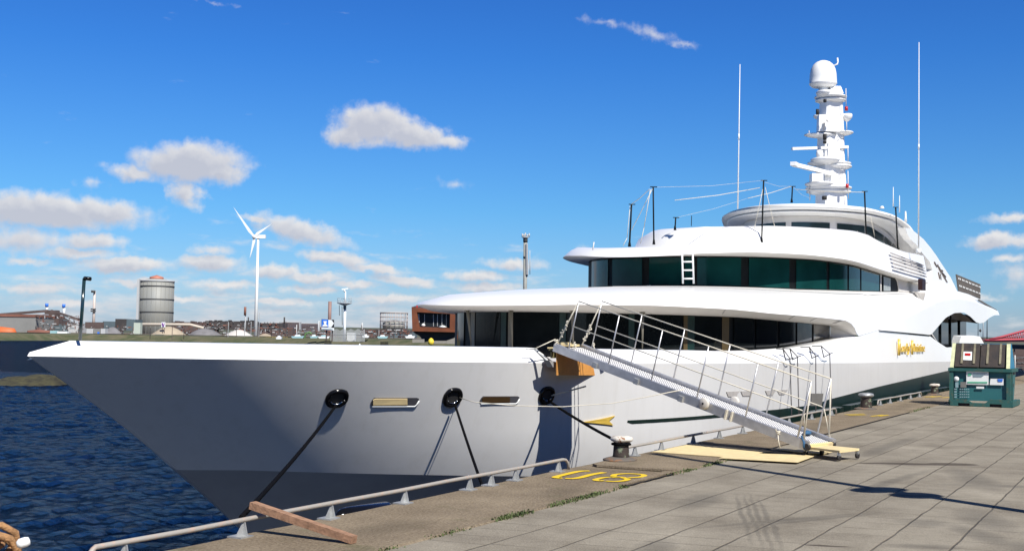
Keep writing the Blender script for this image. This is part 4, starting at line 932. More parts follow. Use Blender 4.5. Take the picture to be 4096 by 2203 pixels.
ra = []; rb = []; xs_ = [hs_.x, hs_.x+.18] + [hs_.x+.5+.5*i for i in range(122)]
for x in xs_:
    for (L_, z) in ((ra, tb(ZS, x)), (rb, zlow(x) if x > hs_.x else tb(ZS, x)-.04)):
        d = tb(K_T, x)-z; xs0 = stem_x(1.44-d); s_ = min(1, (x-xs0)/(XAd(d)-xs0)); h = 6.2*(1-(1-s_)**3)+.012
        L_.append((x, YC-h, z))
O('lower_stripe', MB().grid([rb, ra], False), GREENBLK, yacht, 'dark green stripe widening into the dark lower hull')
for (u0, u1, v0, v1) in ((2903, 2957, 1563, 1586), (2961, 3015, 1561, 1583), (3059, 3103, 1559, 1580), (3107, 3150, 1557, 1577)):
    m2 = MB(); m2.poly(on_hull([(u0, v0+3), (u1, v0), (u1-8, v0+10), (u1-14, v1), (u0+8, v1)], .006), Vector((0, -.012, 0))); r_ = O('hull_recess', m2, mat('recess_grey', (.40, .38, .36)) if u0 == 2903 else bpy.data.materials['recess_grey'], yacht)
xo_ = 51.1
for wd_, wl_ in (('Lady', 2.5), ('Christine', 3.3)):
    vs, fs = text_mesh(wd_, .62, .03); kx = wl_/max(v.x for v in vs)
    m2 = MB(); m2.add([(xo_ + v.x*kx, 9.27-v.z, 1.50 + v.y*.85) for v in vs], fs); O('name_lettering', m2, GOLD, yacht, 'gold ship name lettering reading '+wd_, fixn=False); xo_ += wl_+.35
# mirrored letters read from the quay, bow to the left
m2 = MB(); O('name_flourish', MB().tube([(50.95, 9.25, 1.36), (50.95, 9.25, 2.03)], .055, 6), GOLD, yacht); O('name_flourish', MB().tube([(54.0, 9.25, 1.38), (54.0, 9.25, 2.0)], .05, 6), GOLD, yacht)

# ================================================================== MOORING LINES
def sag(a, b_, s_, n=10):
    a = Vector(a); b_ = Vector(b_); return [a+(b_-a)*i/n - Vector((0, 0, s_*4*(i/n)*(1-i/n))) for i in range(n+1)]
G1 = 'black mooring lines from the bow to the quay'
thing('mooring_line', MB().tube(sag(FL[0][0]+Vector((-.1, -.05, -.12)), (8.45, 7.25, .16), .05), .024, 8), ROPEB, 'thick black mooring line from the leftmost hull fairlead down to the timber', 'mooring line', G1)
thing('mooring_line', MB().tube(sag(FL[1][0]+Vector((0, -.05, -.12)), (13.5, 7.5, -.35), .03), .022, 8), ROPEB, 'thick black mooring line from the middle hull fairlead down behind the pipe rail', 'mooring line', G1)
thing('mooring_line', MB().tube(sag(FL[2][0]+Vector((0, -.05, -.1)), (16.75, 7.1, .27), .03), .024, 8).tube([(16.86+.135*math.cos(a*.5), 7.12+.135*math.sin(a*.5), .24) for a in range(14)], .02, 6), ROPEB, 'thick black mooring line from the rightmost hull fairlead to the white capped bollard', 'mooring line', G1)
gA = at(2737, 1556, 20.6)
thing('heaving_line', MB().tube([FL[1][0]+Vector((.1, -.08, 0))] + [at(u, v, d) for u, v, d in ((1900, 1608, 20.4), (2060, 1622, 20.5), (2250, 1626, 20.6), (2450, 1612, 20.6), (2620, 1580, 20.6))] + [gA], .008, 5), ROPEW, 'thin white line slung from the middle fairlead to the gangway', 'line')
thing('heaving_line', MB().tube([FL[2][0]+Vector((0, -.1, 0)), FL[2][0]+Vector((.2, -.75, .2))], .016, 6), ROPEW, 'short white line sticking out of the rightmost fairlead', 'line')

# ================================================================== GANGWAY
Hc = Vector((20.95, 9.95, 1.66)); Fc = atz(3282, 1772, .2)
Xg = (Fc-Hc).normalized(); Wg = Vector((0, 0, 1)).cross(Xg).normalized()
if Wg.x < 0: Wg = -Wg
Ng = Xg.cross(Wg); Ng = Ng if Ng.z > 0 else -Ng
Lg = (Fc-Hc).length; hw = .40
gang = T('gangway', 'aluminium gangway with white perforated tread leading from the yacht down to the quay', 'gangway', Fc)
def gpt(s_, w_, h_): return Hc + Xg*(Lg*s_) + Wg*w_ + Ng*h_
for sg in (-1, 1):
    m2 = MB(); m2.box((gpt(.5, sg*hw, -.02)), (Lg+.06, .035, .15), ax=(Xg, Wg, Ng)); m2.box(gpt(.5, sg*(hw-.02), .052), (Lg, .07, .012), ax=(Xg, Wg, Ng)); O('side_beam', m2, ALU, gang)
TREAD = bpy.data.materials.new('perforated_tread'); TREAD.use_nodes = True; t = TREAD.node_tree; b = t.nodes['Principled BSDF']; b.inputs['Roughness'].default_value = .6
uvn = nd(t, 'ShaderNodeTexCoord'); mpn = nd(t, 'ShaderNodeMapping', vector_type='TEXTURE'); mpn.inputs['Rotation'].default_value = Matrix((Xg, Wg, Ng)).transposed().to_euler(); mpn.inputs['Location'].default_value = Ng*.012-(Fc-Hc)*0
t.links.new(uvn.outputs['Object'], mpn.inputs[0]); ck = nd(t, 'ShaderNodeTexChecker', ins={'Scale': 34., 'Color1': (.80, .80, .80, 1), 'Color2': (.16, .16, .17, 1)}); t.links.new(mpn.outputs[0], ck.inputs[0]); t.links.new(ck.outputs[0], b.inputs['Base Color'])
O('tread', MB().box(gpt(.5, 0, -.02), (Lg, hw*2-.04, .02), ax=(Xg, Wg, Ng)), TREAD, gang)
m2 = MB()
for i in range(15): m2.box(gpt((i+.5)/15, 0, -.06), (.04, hw*2-.04, .05), ax=(Xg, Wg, Ng))
O('cross_member', m2, ALU, gang)
for s_ in (.19, .37, .55): O('clamp', MB().box(gpt(s_, -hw-.03, -.05), (.10, .05, .10), ax=(Xg, Wg, Ng)), STEEL, gang)
HR = .98
for sg in (-1, 1):
    off = .0 if sg < 0 else -.02
    for i in range(6):
        s_ = .06 + i*(.905/5) + off
        O('stanchion', MB().tube([gpt(s_, sg*hw, 0), gpt(s_, sg*hw, HR)], .013 if i < 5 else .017, 8), ALU, gang)
    a, b_ = .06+off, .965+off
    O('handrail', MB().tube([gpt(a, sg*hw, HR), gpt(b_, sg*hw, HR)], .012, 6), ROPEW, gang)
    O('mid_rail', MB().tube([gpt(a, sg*hw, HR*.5), gpt(b_, sg*hw, HR*.5), gpt(.99, sg*hw, .02)], .011, 6), ROPEW, gang)
    O('rail_stay', MB().tube([gpt(b_, sg*hw, HR), gpt(.985, sg*hw, .03)], .013, 6), ROPEW, gang)
    O('rail_stay', MB().tube([gpt(a, sg*hw, HR), gpt(.0, sg*hw*.92, .05)], .012, 6), ROPEW, gang)
for (s_, w_) in ((.64, -hw-.06), (.64, hw+.05)):
    m2 = MB(); m2.lathe(gpt(s_, w_, .03)-Wg*.03, [(.02, -.005), (.085, 0), (.10, .012), (.10, .05), (.085, .062), (.02, .068)], 22, ax=Wg); w_o = O('gangway_wheel', m2, mat('wheel_white', (.6, .57, .52)) if w_ < 0 else bpy.data.materials['wheel_white'], gang)
    O('hub', MB().lathe(gpt(s_, w_, .03)-Wg*.045, [(.018, 0), (.018, .1)], 10, ax=Wg), BLK, w_o)
for (s_) in (.74, .72): O('strap', MB().box(gpt(s_, -hw-.02, -.02), (.03, .05, .17), ax=(Xg, Wg, Ng)), ROPEW, gang)
O('foot_roller', MB().lathe(gpt(1., -hw, -.04)-Wg*.03, [(.055, 0), (.055, .06)], 16, ax=Wg).lathe(gpt(1., hw, -.04)-Wg*.03, [(.05, 0), (.05, .06)], 16, ax=Wg), TYRE, gang)
O('foot_board', MB().box(gpt(1.0, 0, -.03), (.05, hw*2, .06), ax=(Xg, Wg, Ng)), PLY, gang)
# lashings
def knot(c, seed, r=.012, R_=.04, tail=.12):
    rnd = random.Random(seed); P_ = [c + Vector((rnd.uniform(-1, 1)*R_, rnd.uniform(-1, 1)*R_, (k/9-.5)*tail + rnd.uniform(-.4, .4)*R_)) for k in range(10)]
    out_ = []
    for k in range(len(P_)-1):
        a_, b_, c_, d_ = P_[max(k-1, 0)], P_[k], P_[k+1], P_[min(k+2, len(P_)-1)]
        for q_ in range(4):
            s2 = q_/4; out_.append(.5*((2*b_)+(-a_+c_)*s2+(2*a_-5*b_+4*c_-d_)*s2*s2+(-a_+3*b_-3*c_+d_)*s2**3))
    return out_+[P_[-1]]
def on_stay(sg, f_): a_ = .06 if sg < 0 else .04; return gpt(a_, sg*hw, HR)*(1-f_) + gpt(0., sg*hw*.92, .05)*f_
for lab_, sg, f0_, f1_, sd_ in (('pale rope lashing knotted round the left rail stay at the gangway head', -1, .52, .78, 3), ('pale rope lashing knotted round the right rail stay at the gangway head', 1, .6, .88, 8)):
    m2 = MB(); pts = []
    for q_ in range(4): pts += knot(on_stay(sg, f0_+(f1_-f0_)*q_/3), sd_+q_, R_=.024, tail=.10)
    m2.tube(pts, .010, 6); thing('lashing', m2, ROPEW, lab_, 'rope')
for lab_, w_, s_k in (('small rope knot on the left corner of the gangway head', -hw, .0), ('small rope knot in the middle of the gangway head', -.05, .03), ('small rope knot at the right corner of the gangway head', hw, .045)):
    m2 = MB(); m2.tube(knot(gpt(s_k, w_, .08), 20+int(w_*9), R_=.035, tail=.12), .011, 6); thing('lashing', m2, ROPEW, lab_, 'rope')
thing('lashing', MB().tube(knot(gpt(.905, -hw-.04, .03), 12, R_=.035, tail=.07), .009, 6).tube([gpt(.905, -hw-.05, .02), gpt(.915, -hw-.07, -.1), gpt(.925, -hw-.06, -.2)], .009, 6), ROPEW, 'small pale rope knot hanging from the lower gangway beam', 'rope')
thing('strap', MB().tube([gpt(.975, -hw, .10), gpt(.99, -hw-.03, .02), gpt(.995, -hw-.04, -.06)], .016, 6).tube([gpt(.975, -hw+.05, .08), gpt(.99, -hw-.01, .03), gpt(1., -hw-.02, -.08)], .014, 6), BLUEST, 'blue strap tied around the foot of the gangway', 'strap')
thing('bag', MB().lathe(gpt(.93, hw*.55, .03), [(.02, -.02), (.11, -.015), (.10, .02), (.03, .04), (0, .045)], 14, sx=1.2, sy=.6), BLUEST, 'dark blue cloth lying on the lower tread of the gangway', 'cloth')
# grey board hung on the rail
m2 = MB(); c = aty(3270, 1600, 6.6); bx = [aty(3246, 1573, 6.3), aty(3294, 1573, 6.3), aty(3287, 1622, 6.3), aty(3244, 1622, 6.3)]
m2.poly(bx, (.02, .02, 0)); 
thing('notice_board', m2, mat('board_grey', (.13, .125, .115), rough=.6), 'small grey board hanging between the foot posts of the gangway', 'board')

# ---- plywood guard at the gate
Pm = [aty(u, v, 10.02) for u, v in ((2229, 1391), (2300, 1385), (2384, 1420), (2390, 1500), (2229, 1500))]
mb = MB(); mb.poly(Pm, (0, .025, 0)); guard = T('plywood_guard', 'orange plywood panel hanging over the hull under the gangway head', 'panel', (21.4, 10.02, 1.1))
O('front_panel', mb, PLYO, guard)
O('shelf', MB().box((21.25, 10.20, 1.635), (.80, .34, .025)), PLY, guard)
O('batten', MB().box((20.92, 10.12, 1.45), (.05, .06, .34)).box((20.86, 10.16, 1.29), (.22, .06, .04)).box((20.80, 10.2, 1.60), (.34, .06, .03)).box((20.82, 10.22, 1.50), (.22, .03, .12)), mat('olive_wood', (.16, .15, .07), rough=.8, scale=8), guard)
m2 = MB(); m2.box((20.8, 9.98, 1.72), (.14, .22, .05)).box((21.2, 10.05, 1.69), (.5, .3, .04)); thing('wood_block', m2, PLY, 'pale wooden blocks wedged under the gangway head', 'wood block')
m2 = MB(); m2.tube([aty(2139, 1394, 10.42), aty(2165, 1420, 10.32), aty(2190, 1444, 10.22), aty(2210, 1458, 10.14)], .028, 8); m2.tube([aty(2105, 1396, 10.5), aty(2140, 1395, 10.42)], .010, 6); O('gate_bracket', m2, STEEL, yacht)
O('gate_line', MB().tube([aty(2140, 1394, 10.35), aty(2222, 1356, 10.1)], .010, 6), ROPEW, yacht)
m2 = MB(); m2.poly([aty(u, v, 10.12) for u, v in ((2196, 1440), (2229, 1448), (2229, 1466), (2212, 1468))], (0, .12, 0)); O('gate_fender', m2, BOOT, yacht); O('gate_fender', MB().box(aty(2405, 1456, 9.95), (.12, .2, .10)), BOOT, yacht)

# ================================================================== TIMBER, PLYWOOD, TROLLEY
a = atz(b_u := 900+950/1.8389, 1450+1300/1.8389, .04); b_ = aty(900+200/1.8389, 1450+1078/1.8389, 7.26)
thing('timber_beam', MB().beam(a, b_+Vector((0, 0, .04)), .085, .065), WOODT, 'weathered brown timber leaning with one end on the pipe rail', 'timber')
def sheet(pts, z, label, m_=PLY):
    m2 = MB(); m2.poly([(p.x, p.y, z) for p in pts], (0, 0, .009)); return thing('plywood_sheet', m2, m_, label, 'plywood', 'plywood sheets under the gangway foot')
def dp(x, y, z=.02): return atz(2500+x/2.5049, 1450+y/2.5049, z)
sheet([dp(272, 886), dp(672, 806), dp(1480, 880), dp(1010, 938)], .006, 'left plywood sheet reaching to the quay edge')
sheet([dp(945, 955), dp(1160, 905), dp(1912, 930), dp(1728, 998)], .018, 'right plywood sheet lapping over the left one')
sheet([dp(1430, 850), dp(1790, 868), dp(2080, 888), dp(1990, 908), dp(1850, 905)], .008, 'mostly hidden plywood strip under the trolley')
tr_ = T('trolley', 'small wooden plank trolley on casters under the gangway foot', 'trolley', (19.3, 4.6, 0))
q = [dp(1790, 848, .14), dp(1965, 832, .14), dp(2347, 870, .14), dp(2150, 893, .14)]
m2 = MB(); m2.poly([Vector((p.x, p.y, .125)) for p in q], (0, 0, .035)); O('deck_board', m2, PLY, tr_)
for p in q:
    c = Vector((p.x, p.y, 0))*.93 + sum((Vector((k.x, k.y, 0)) for k in q), Vector())/4*.07
    cst = O('caster', MB().box(c+Vector((0, 0, .10)), (.03, .05, .06)), STEEL, tr_); O('caster_wheel', MB().lathe(c+Vector((0, -.018, .047)), [(.02, 0), (.045, 0), (.045, .036), (.02, .036)], 16, ax=(.3, 1, 0)), TYRE, cst)

# ================================================================== BLACK FENDER, FENDER LINES
m2 = MB(); a = aty(900+850/1.8389, 1450+1085/1.8389, 7.75); b_ = aty(900+1215/1.8389, 1450+1032/1.8389, 7.75)
m2.tube([a+Vector((-.06, 0, -.1)), a+(b_-a)*.06+Vector((0, 0, -.05)), a+(b_-a)*.2, b_+Vector((0, 0, -.06))], .08, 16, r2=.09)
m2 = MB(); pts = [a+(b_-a)*k/12-Vector((0, 0, .07)) for k in range(13)]
for k in range(12): pass
d_ = (b_-a).normalized(); m2.lathe(a-Vector((0, 0, .07)), [(0, -.06), (.05, -.04), (.085, .02), (.10, .12), (.10, .9*(b_-a).length), (.07, (b_-a).length)], 20, ax=d_)
thing('fender', m2, BLKGL, 'glossy black fender floating beside the bow behind the pipe rail', 'fender')
for i in range(9):
    x = 37+i*4.6; lab = ('nearest', 'second', 'third', 'fourth', 'fifth', 'sixth', 'seventh', 'eighth', 'farthest')[i]+' dark green fender board between the lower hull and quay wall, counted from the gangway'
    m2 = MB(); m2.box((x, 8.9, -1.15), (3.6, .3, 1.9)).box((x-1.0, 8.72, -1.15), (.18, .1, 1.9)).box((x+1.1, 8.72, -1.15), (.18, .1, 1.9))
    thing('fender_board', m2, GREENBLK, lab, 'fender', 'dark green fender boards along the quay wall')
fl_ = [((1525, 865), (1590, 868), (1660, 965), 1670), ((1590, 862), (1660, 865), (1735, 945), 1735), ((1770, 852), (1855, 850), (1920, 940), 1920), ((1885, 840), (1975, 840), (2060, 915), 2055)]
labs = ['leftmost', 'second from left', 'third from left', 'rightmost']
for i, (h0, h1, h2, lx) in enumerate(fl_):
    yy_ = 9.1
    P0 = aty(D_(h0[0]), 1050+h0[1]/2.5156, 9.3); P1 = aty(D_(h1[0]), 1050+h1[1]/2.5156, 9.2); P2 = aty(D_(h2[0]), 1050+h2[1]/2.5156, yy_)
    P3 = aty(D_(lx)+ (3, 6, 0, 10)[i], 1660-(i > 1)*10, 8.8); P4 = aty(D_(h1[0])+10, 1050+(h1[1]+110)/2.5156, 9.22)
    t_ = T('fender_line', labs[i]+' of the four fender lines hung on hooks over the white bulwark', 'fender line', P2, 'fender lines on bulwark hooks')
    O('hook', MB().beam(P0, P1, .03, .025).beam(P1, P4, .02, .035).tube([P4, P2+Vector((.1, 0, -.0)), P2+Vector((.35, 0, .02))], .014, 6), MULL, t_)
    O('cord', MB().tube([P1, P2, (P2+P3)/2, P3], .016, 5), mat('fender_cord', (.06, .055, .06)) if i == 0 else bpy.data.materials['fender_cord'], t_)

# ================================================================== WASTE SKIP
SX, SY = 38.3, 4.62                     # front face centre
skip = T('waste_skip', 'teal waste skip with two sloping dark lids and white notices on its front', 'skip', (SX+1.1, SY, 0))
wf = 1.66; dp_ = 2.0; hb_ = 1.08; ht = 1.86
y0, y1 = SY-wf/2, SY+wf/2
def fx(xx, yy, zz): return (SX+xx, yy, zz)
m2 = MB()
m2.add([fx(.03, y0+.08, .16), fx(.03, y1-.08, .16), fx(.06, y1-.02, hb_), fx(.06, y0+.02, hb_), fx(dp_-.05, y0+.08, .16), fx(dp_-.05, y1-.08, .16), fx(dp_-.02, y1-.02, hb_), fx(dp_-.02, y0+.02, hb_)],
       [(0, 1, 2, 3), (4, 7, 6, 5), (0, 3, 7, 4), (1, 5, 6, 2), (0, 4, 5, 1), (3, 2, 6, 7)])
O('body', m2, SKIP, skip)
m2 = MB(); m2.box(fx(0, SY, hb_), (.14, wf+.12, .09)); m2.box(fx(dp_/2, y0, hb_), (dp_, .1, .1)); m2.box(fx(dp_/2, y1, hb_), (dp_, .1, .1))
for yy in (y0+.03, y1-.03): m2.add([fx(-.05, yy-.06+ (.02 if yy > SY else .0), .1), fx(-.05, yy+.06, .1), fx(-.04, yy+.06, hb_-.03), fx(-.04, yy-.06, hb_-.03), fx(.08, yy-.06, .1), fx(.08, yy+.06, .1), fx(.08, yy+.06, hb_-.03), fx(.08, yy-.06, hb_-.03)], [(0, 3, 2, 1), (4, 5, 6, 7), (0, 4, 7, 3), (1, 2, 6, 5), (0, 1, 5, 4), (3, 7, 6, 2)])
m2.poly([fx(-.07, y, z) for y, z in ((y1, .0), (y1, .14), (y1-.12, .2), (y1-.45, .2), (y1-.62, .10), (SY-.15, .10), (SY-.3, .22), (y0+.1, .22), (y0-.02, .14), (y0-.04, .0), (y0+.22, .0), (y0+.22, .085), (y0+.55, .085), (y0+.55, .0), (y1-.55, .0), (y1-.55, .085), (y1-.22, .085), (y1-.22, .0))], (.12, 0, 0))
m2.box(fx(dp_/2, y0-.02, .09), (dp_+.1, .14, .16)); m2.box(fx(dp_/2, y1, .09), (dp_, .12, .16)); m2.box(fx(.45, y0-.01, .6), (.08, .06, .9))
O('frame', m2, SKIPF, skip)
O('fork_pocket', MB().box(fx(.3, y0+.385, .043), (.6, .32, .08)), BLK, skip); O('fork_pocket', MB().box(fx(.3, y1-.385, .043), (.6, .32, .08)), BLK, skip)
# hood
m2 = MB(); m2.poly([fx(.0, y0+.05, hb_+.05), fx(.42, y0+.05, ht), fx(1.15, y0+.05, ht), fx(dp_, y0+.05, hb_+.05)], (0, .04, 0)); m2.poly([fx(.0, y1-.05, hb_+.05), fx(.42, y1-.05, ht), fx(1.15, y1-.05, ht), fx(dp_, y1-.05, hb_+.05)], (0, -.04, 0)); m2.box(fx(.8, SY, ht), (.75, wf-.12, .03)); O('hood', m2, SKIPB, skip)
O('hood_front', MB().poly([fx(.09, y0+.1, hb_+.05), fx(.09, y1-.1, hb_+.05), fx(.47, y1-.1, ht-.03), fx(.47, y0+.1, ht-.03)], (.02, 0, -.01)), BLK, skip)
for yy in (y0+.06, y1-.06): O('hood_edge', MB().beam(fx(-.02, yy+(-.02 if yy < SY else .02), hb_+.05), fx(.40, yy, ht), .10, .05, up=(-1, 0, .4)), SKIPY, skip)
for k, (ya, yb, dx_) in enumerate(((SY+.02, y1-.12, -.0), (y0+.12, SY-.0, .06))):
    m2 = MB(); m2.poly([fx(.02+dx_, ya, hb_+.07), fx(.02+dx_, yb, hb_+.07), fx(.40+dx_, yb, ht-.01), fx(.40+dx_, ya, ht-.01)], (-.03, 0, .02)); ld = O('lid', m2, LIDM, skip)
    for f_ in (.22, .72):
        yy = ya+(yb-ya)*f_; O('lid_rib', MB().beam(fx(.03+dx_, yy, hb_+.18), fx(.385+dx_, yy, ht-.0), .06, .05, up=(-1, 0, .4)), mat('rib_beige', (.20, .18, .12), var=.3, scale=9) if (k == 0 and f_ < .3) else bpy.data.materials['rib_beige'], ld)
sx = lambda u, v, off=-.03: aty(u, v, 1.) * 0
def front(u, v, off):
    r = ray(u, v); t_ = (SX+off)/r.x; return Vector((SX+off, r.y*t_, EYE+r.z*t_))
def fplate(c, us, m_, name, off=-.005, parent=skip, slope=False):
    P_ = [front(u, v, off) for u, v in us]; m2 = MB(); m2.poly(P_, (-.012, 0, 0)); return O(name, m2, m_, parent)
f_ = lambda x, y: (3600+x/3.0786, 1250+y/3.0786)
pl = fplate(0, [f_(818, 720), f_(1092, 725), f_(1090, 888), f_(818, 882)], SIGNW, 'notice', -.0)
fplate(0, [f_(830, 848), f_(1075, 850), f_(1075, 868), f_(830, 866)], SIGNG, 'notice_print', -.014, pl); fplate(0, [f_(835, 745), f_(880, 745), f_(875, 775), f_(840, 778)], SIGNG, 'notice_print', -.014, pl)
for k in range(4): fplate(0, [f_(900, 742+k*14), f_(1070-k*20, 743+k*14), f_(1070-k*20, 748+k*14), f_(900, 747+k*14)], LBL, 'notice_print', -.014, pl)
pl = fplate(0, [f_(1115, 812), f_(1275, 812), f_(1275, 892), f_(1105, 888)], SIGNW, 'notice', .0); fplate(0, [f_(1200, 815), f_(1268, 815), f_(1260, 850), f_(1210, 850)], SIGNB, 'notice_print', -.014, pl)
fplate(0, [f_(940, 908), f_(1035, 910), f_(1035, 935), f_(940, 933)], SIGNW, 'number_plate', .0)
P_ = front(*f_(695, 815), -.0); O('round_sticker', MB().lathe(P_, [(.0, 0), (.075, 0), (.075, .012), (0, .012)], 20, ax=(-1, 0, 0)), SIGNW, skip)
fplate(0, [f_(745, 852), f_(818, 852), f_(818, 920), f_(745, 920)], mat('grey_box', (.16, .16, .15)), 'label_box', -.0); fplate(0, [f_(682, 855), f_(720, 855), f_(720, 920), f_(682, 920)], LBL, 'label_box', -.0)
for k in range(4):
    fplate(0, [f_(668, 932+k*32), f_(700, 932+k*32), f_(700, 948+k*32), f_(668, 948+k*32)], LBL, 'stencil', .0)
    for j in range(5): fplate(0, [f_(735+j*25, 934+k*32), f_(753+j*25, 934+k*32), f_(753+j*25, 946+k*32), f_(735+j*25, 946+k*32)], LBL, 'stencil', .0)
P_ = [front(*f_(x, y), .06+.38*(650-y)/280-.05) for x, y in ((783, 482), (888, 484), (885, 590), (778, 585))]
O('lid_poster', MB().poly(P_, (-.02, 0, .01)), SIGNW, skip)
P_ = [front(*f_(x, y), .06+.38*(650-y)/280-.075) for x, y in ((800, 500), (870, 502), (868, 530), (800, 528))]
O('poster_print', MB().poly(P_, (-.01, 0, .005)), REDM, skip)
# side hole
O('side_hole', MB().box(fx(.9, y0+.05-.02, .98), (.8, .05, .08)).box(fx(.9, y0+.03, .62), (.5, .05, .10)), BLK, skip)
# white van behind the skip
van = T('van', 'white van parked behind the waste skip, only its roof showing', 'van', (52, 6.0, 0))
c = at(3875, 1370, 52)
m2 = MB(); pr = [at(u, v, 52) for u, v in ((3845, 1345), (3920, 1345), (3935, 1372), (3935, 1480), (3838, 1480), (3838, 1365))]
m2.poly(pr, Fw*.9); O('van_body', m2, SIGNW, van)
m2 = MB(); m2.poly([at(u, v, 51.95) for u, v in ((3842, 1372), (3870, 1375), (3870, 1400), (3842, 1400))], Fw*.03); O('van_window', m2, BLK, van)

# ================================================================== FAR SHORE
GRASSM = mat('bank_grass', (.055, .085, .025), rough=.95, var=.3, scale=.12, col2=(.14, .12, .07), detail=8)
SOILM = mat('bank_soil', (.16, .13, .09), rough=.95, var=.3, scale=.08, detail=8)
ROCKM = mat('rock', (.035, .032, .022), rough=.95, var=.5, scale=1.3, bump=1., bscale=4, col2=(.06, .056, .026))
def rnz(x, y, s=1.): return noise.noise(Vector((x*s, y*s, 0)))
# land sheet: shoreline placed about 600-700 m off, drawn nearer to the right
shore = [(-700, 1362, 740), (262, 1362, 727), (620, 1368, 660), (1000, 1376, 600), (1400, 1384, 540), (1800, 1394, 480), (2300, 1408, 420), (3000, 1420, 400), (3600, 1424, 410), (5200, 1450, 400)]
sp = [];
for u, v, _ in shore: p = atz(u, v, WZ); sp.append(p)
def densify(P_, n):
    out_ = []
    for a, b_ in zip(P_, P_[1:]):
        for k in range(n): out_.append(a+(b_-a)*k/n)
    return out_+[P_[-1]]
spd = densify(sp, 14); rows = [[], [], [], [], [], []]
for i, p in enumerate(spd):
    d = Vector((p.x, p.y, 0)).normalized(); j = 4*rnz(p.x, p.y, .02)
    for k, (dist, z) in enumerate(((-6, WZ-.6), (2, WZ+.3), (7, WZ+1.4), (16, .3+.5*rnz(p.x, p.y, .03)), (40, .6+.5*rnz(p.x, p.y, .05)), (5200, .7))):
        q = p+d*(dist+j); rows[k].append((q.x, q.y, z))
m2 = MB(); m2.grid(rows, False); struct('far_bank', m2, GRASSM)
m2 = MB(); r2_ = [[], []]
for i, p in enumerate(spd):
    d = Vector((p.x, p.y, 0)).normalized(); q0 = p+d*90; q1 = p+d*2600
    r2_[0].append((q0.x, q0.y, .95)); r2_[1].append((q1.x, q1.y, 1.5))
m2.grid(r2_, False); struct('industrial_yard', m2, SOILM)
# rocky islet
m2 = MB(); pa_ = atz(-40, 1528, WZ); pb_ = atz(280, 1540, WZ); rows = []
for i in range(70):
    s_ = i/69; c = pa_.lerp(pb_, s_); row = []
    dd = (pb_-pa_).normalized(); nn = Vector((-dd.y, dd.x, 0))
    env = min(1, (1-s_)*9, .12+s_*1.6)
    for j in range(15):
        w_ = (j-7)/7; h = max(0, 1-abs(w_)**1.5)*1.6*env*(.75+.5*noise.noise(c*.5+Vector((w_, 0, 0)))) - .25
        row.append(c+nn*(w_*5.5)+Vector((0, 0, h+.22*noise.noise(Vector((c.x, c.y, w_*4))*1.7))))
    rows.append(row)
m2.grid(rows, False); struct('rocky_islet', m2, ROCKM)

def far(u, v, D): return at(u, v, D)
S_ = lambda D: D/FPX
def vcyl(mb, u, vt, vb, wpx, D, wpx2=None, n=20, caps=True):
    b_ = at(u, vb, D); t_ = at(u, vt, D); r = wpx/2*S_(D); r2_ = (wpx2 if wpx2 is not None else wpx)/2*S_(D)
    mb.lathe((b_.x, b_.y, b_.z), [(r, 0), (r2_, (t_.z-b_.z))], n); return mb
def vbox(mb, u0, u1, vt, vb, D, depth, rz=None):
    c = at((u0+u1)/2, vb, D); t_ = at((u0+u1)/2, vt, D); w_ = (u1-u0)*S_(D); h = t_.z-c.z
    rz_ = th-math.pi/2 if rz is None else rz
    f_ = Vector((math.cos(th), math.sin(th), 0))*depth/2
    mb.box((c.x+f_.x, c.y+f_.y, c.z+h/2), (w_, depth, h), rz=rz_); return mb
Af = lambda x, y: (x/2.5156, 1050+y/2.5156)
Bf = lambda x, y: (900+x/2.5156, 1050+y/2.5156)
CONC = mat('grey_cladding', (.20, .20, .19), rough=.8, var=.15, scale=.05)
BRN = mat('brown_works', (.085, .06, .055), rough=.9, var=.35, scale=.06)
BRN2 = mat('rust_red', (.20, .085, .06), rough=.9, var=.3, scale=.08)
TNK = mat('tank_steel', (.29, .285, .25), rough=.55, var=.12, scale=.05, col2=(.24, .25, .24))
TNKD = mat('tank_band', (.06, .06, .06), rough=.7)
LTG = mat('light_grey', (.42, .43, .43), rough=.7)
SLATE = mat('slate_blue', (.075, .105, .12), rough=.8, var=.2, scale=.1)
SAND = mat('sand_heap', (.36, .30, .22), rough=.95, var=.15, scale=.2)
GRAVEL = mat('gravel_heap', (.17, .165, .17), rough=.95, var=.2, scale=.2)
ORNG = mat('orange_hull', (.55, .12, .03), rough=.6)
DARKB = mat('dark_building', (.04, .035, .035), rough=.8, var=.3, scale=.1)
CORT = mat('corten_steel', (.16, .045, .015), rough=.8, var=.3, scale=.4)
WGL = mat('office_glass', (.02, .025, .03), rough=.15)
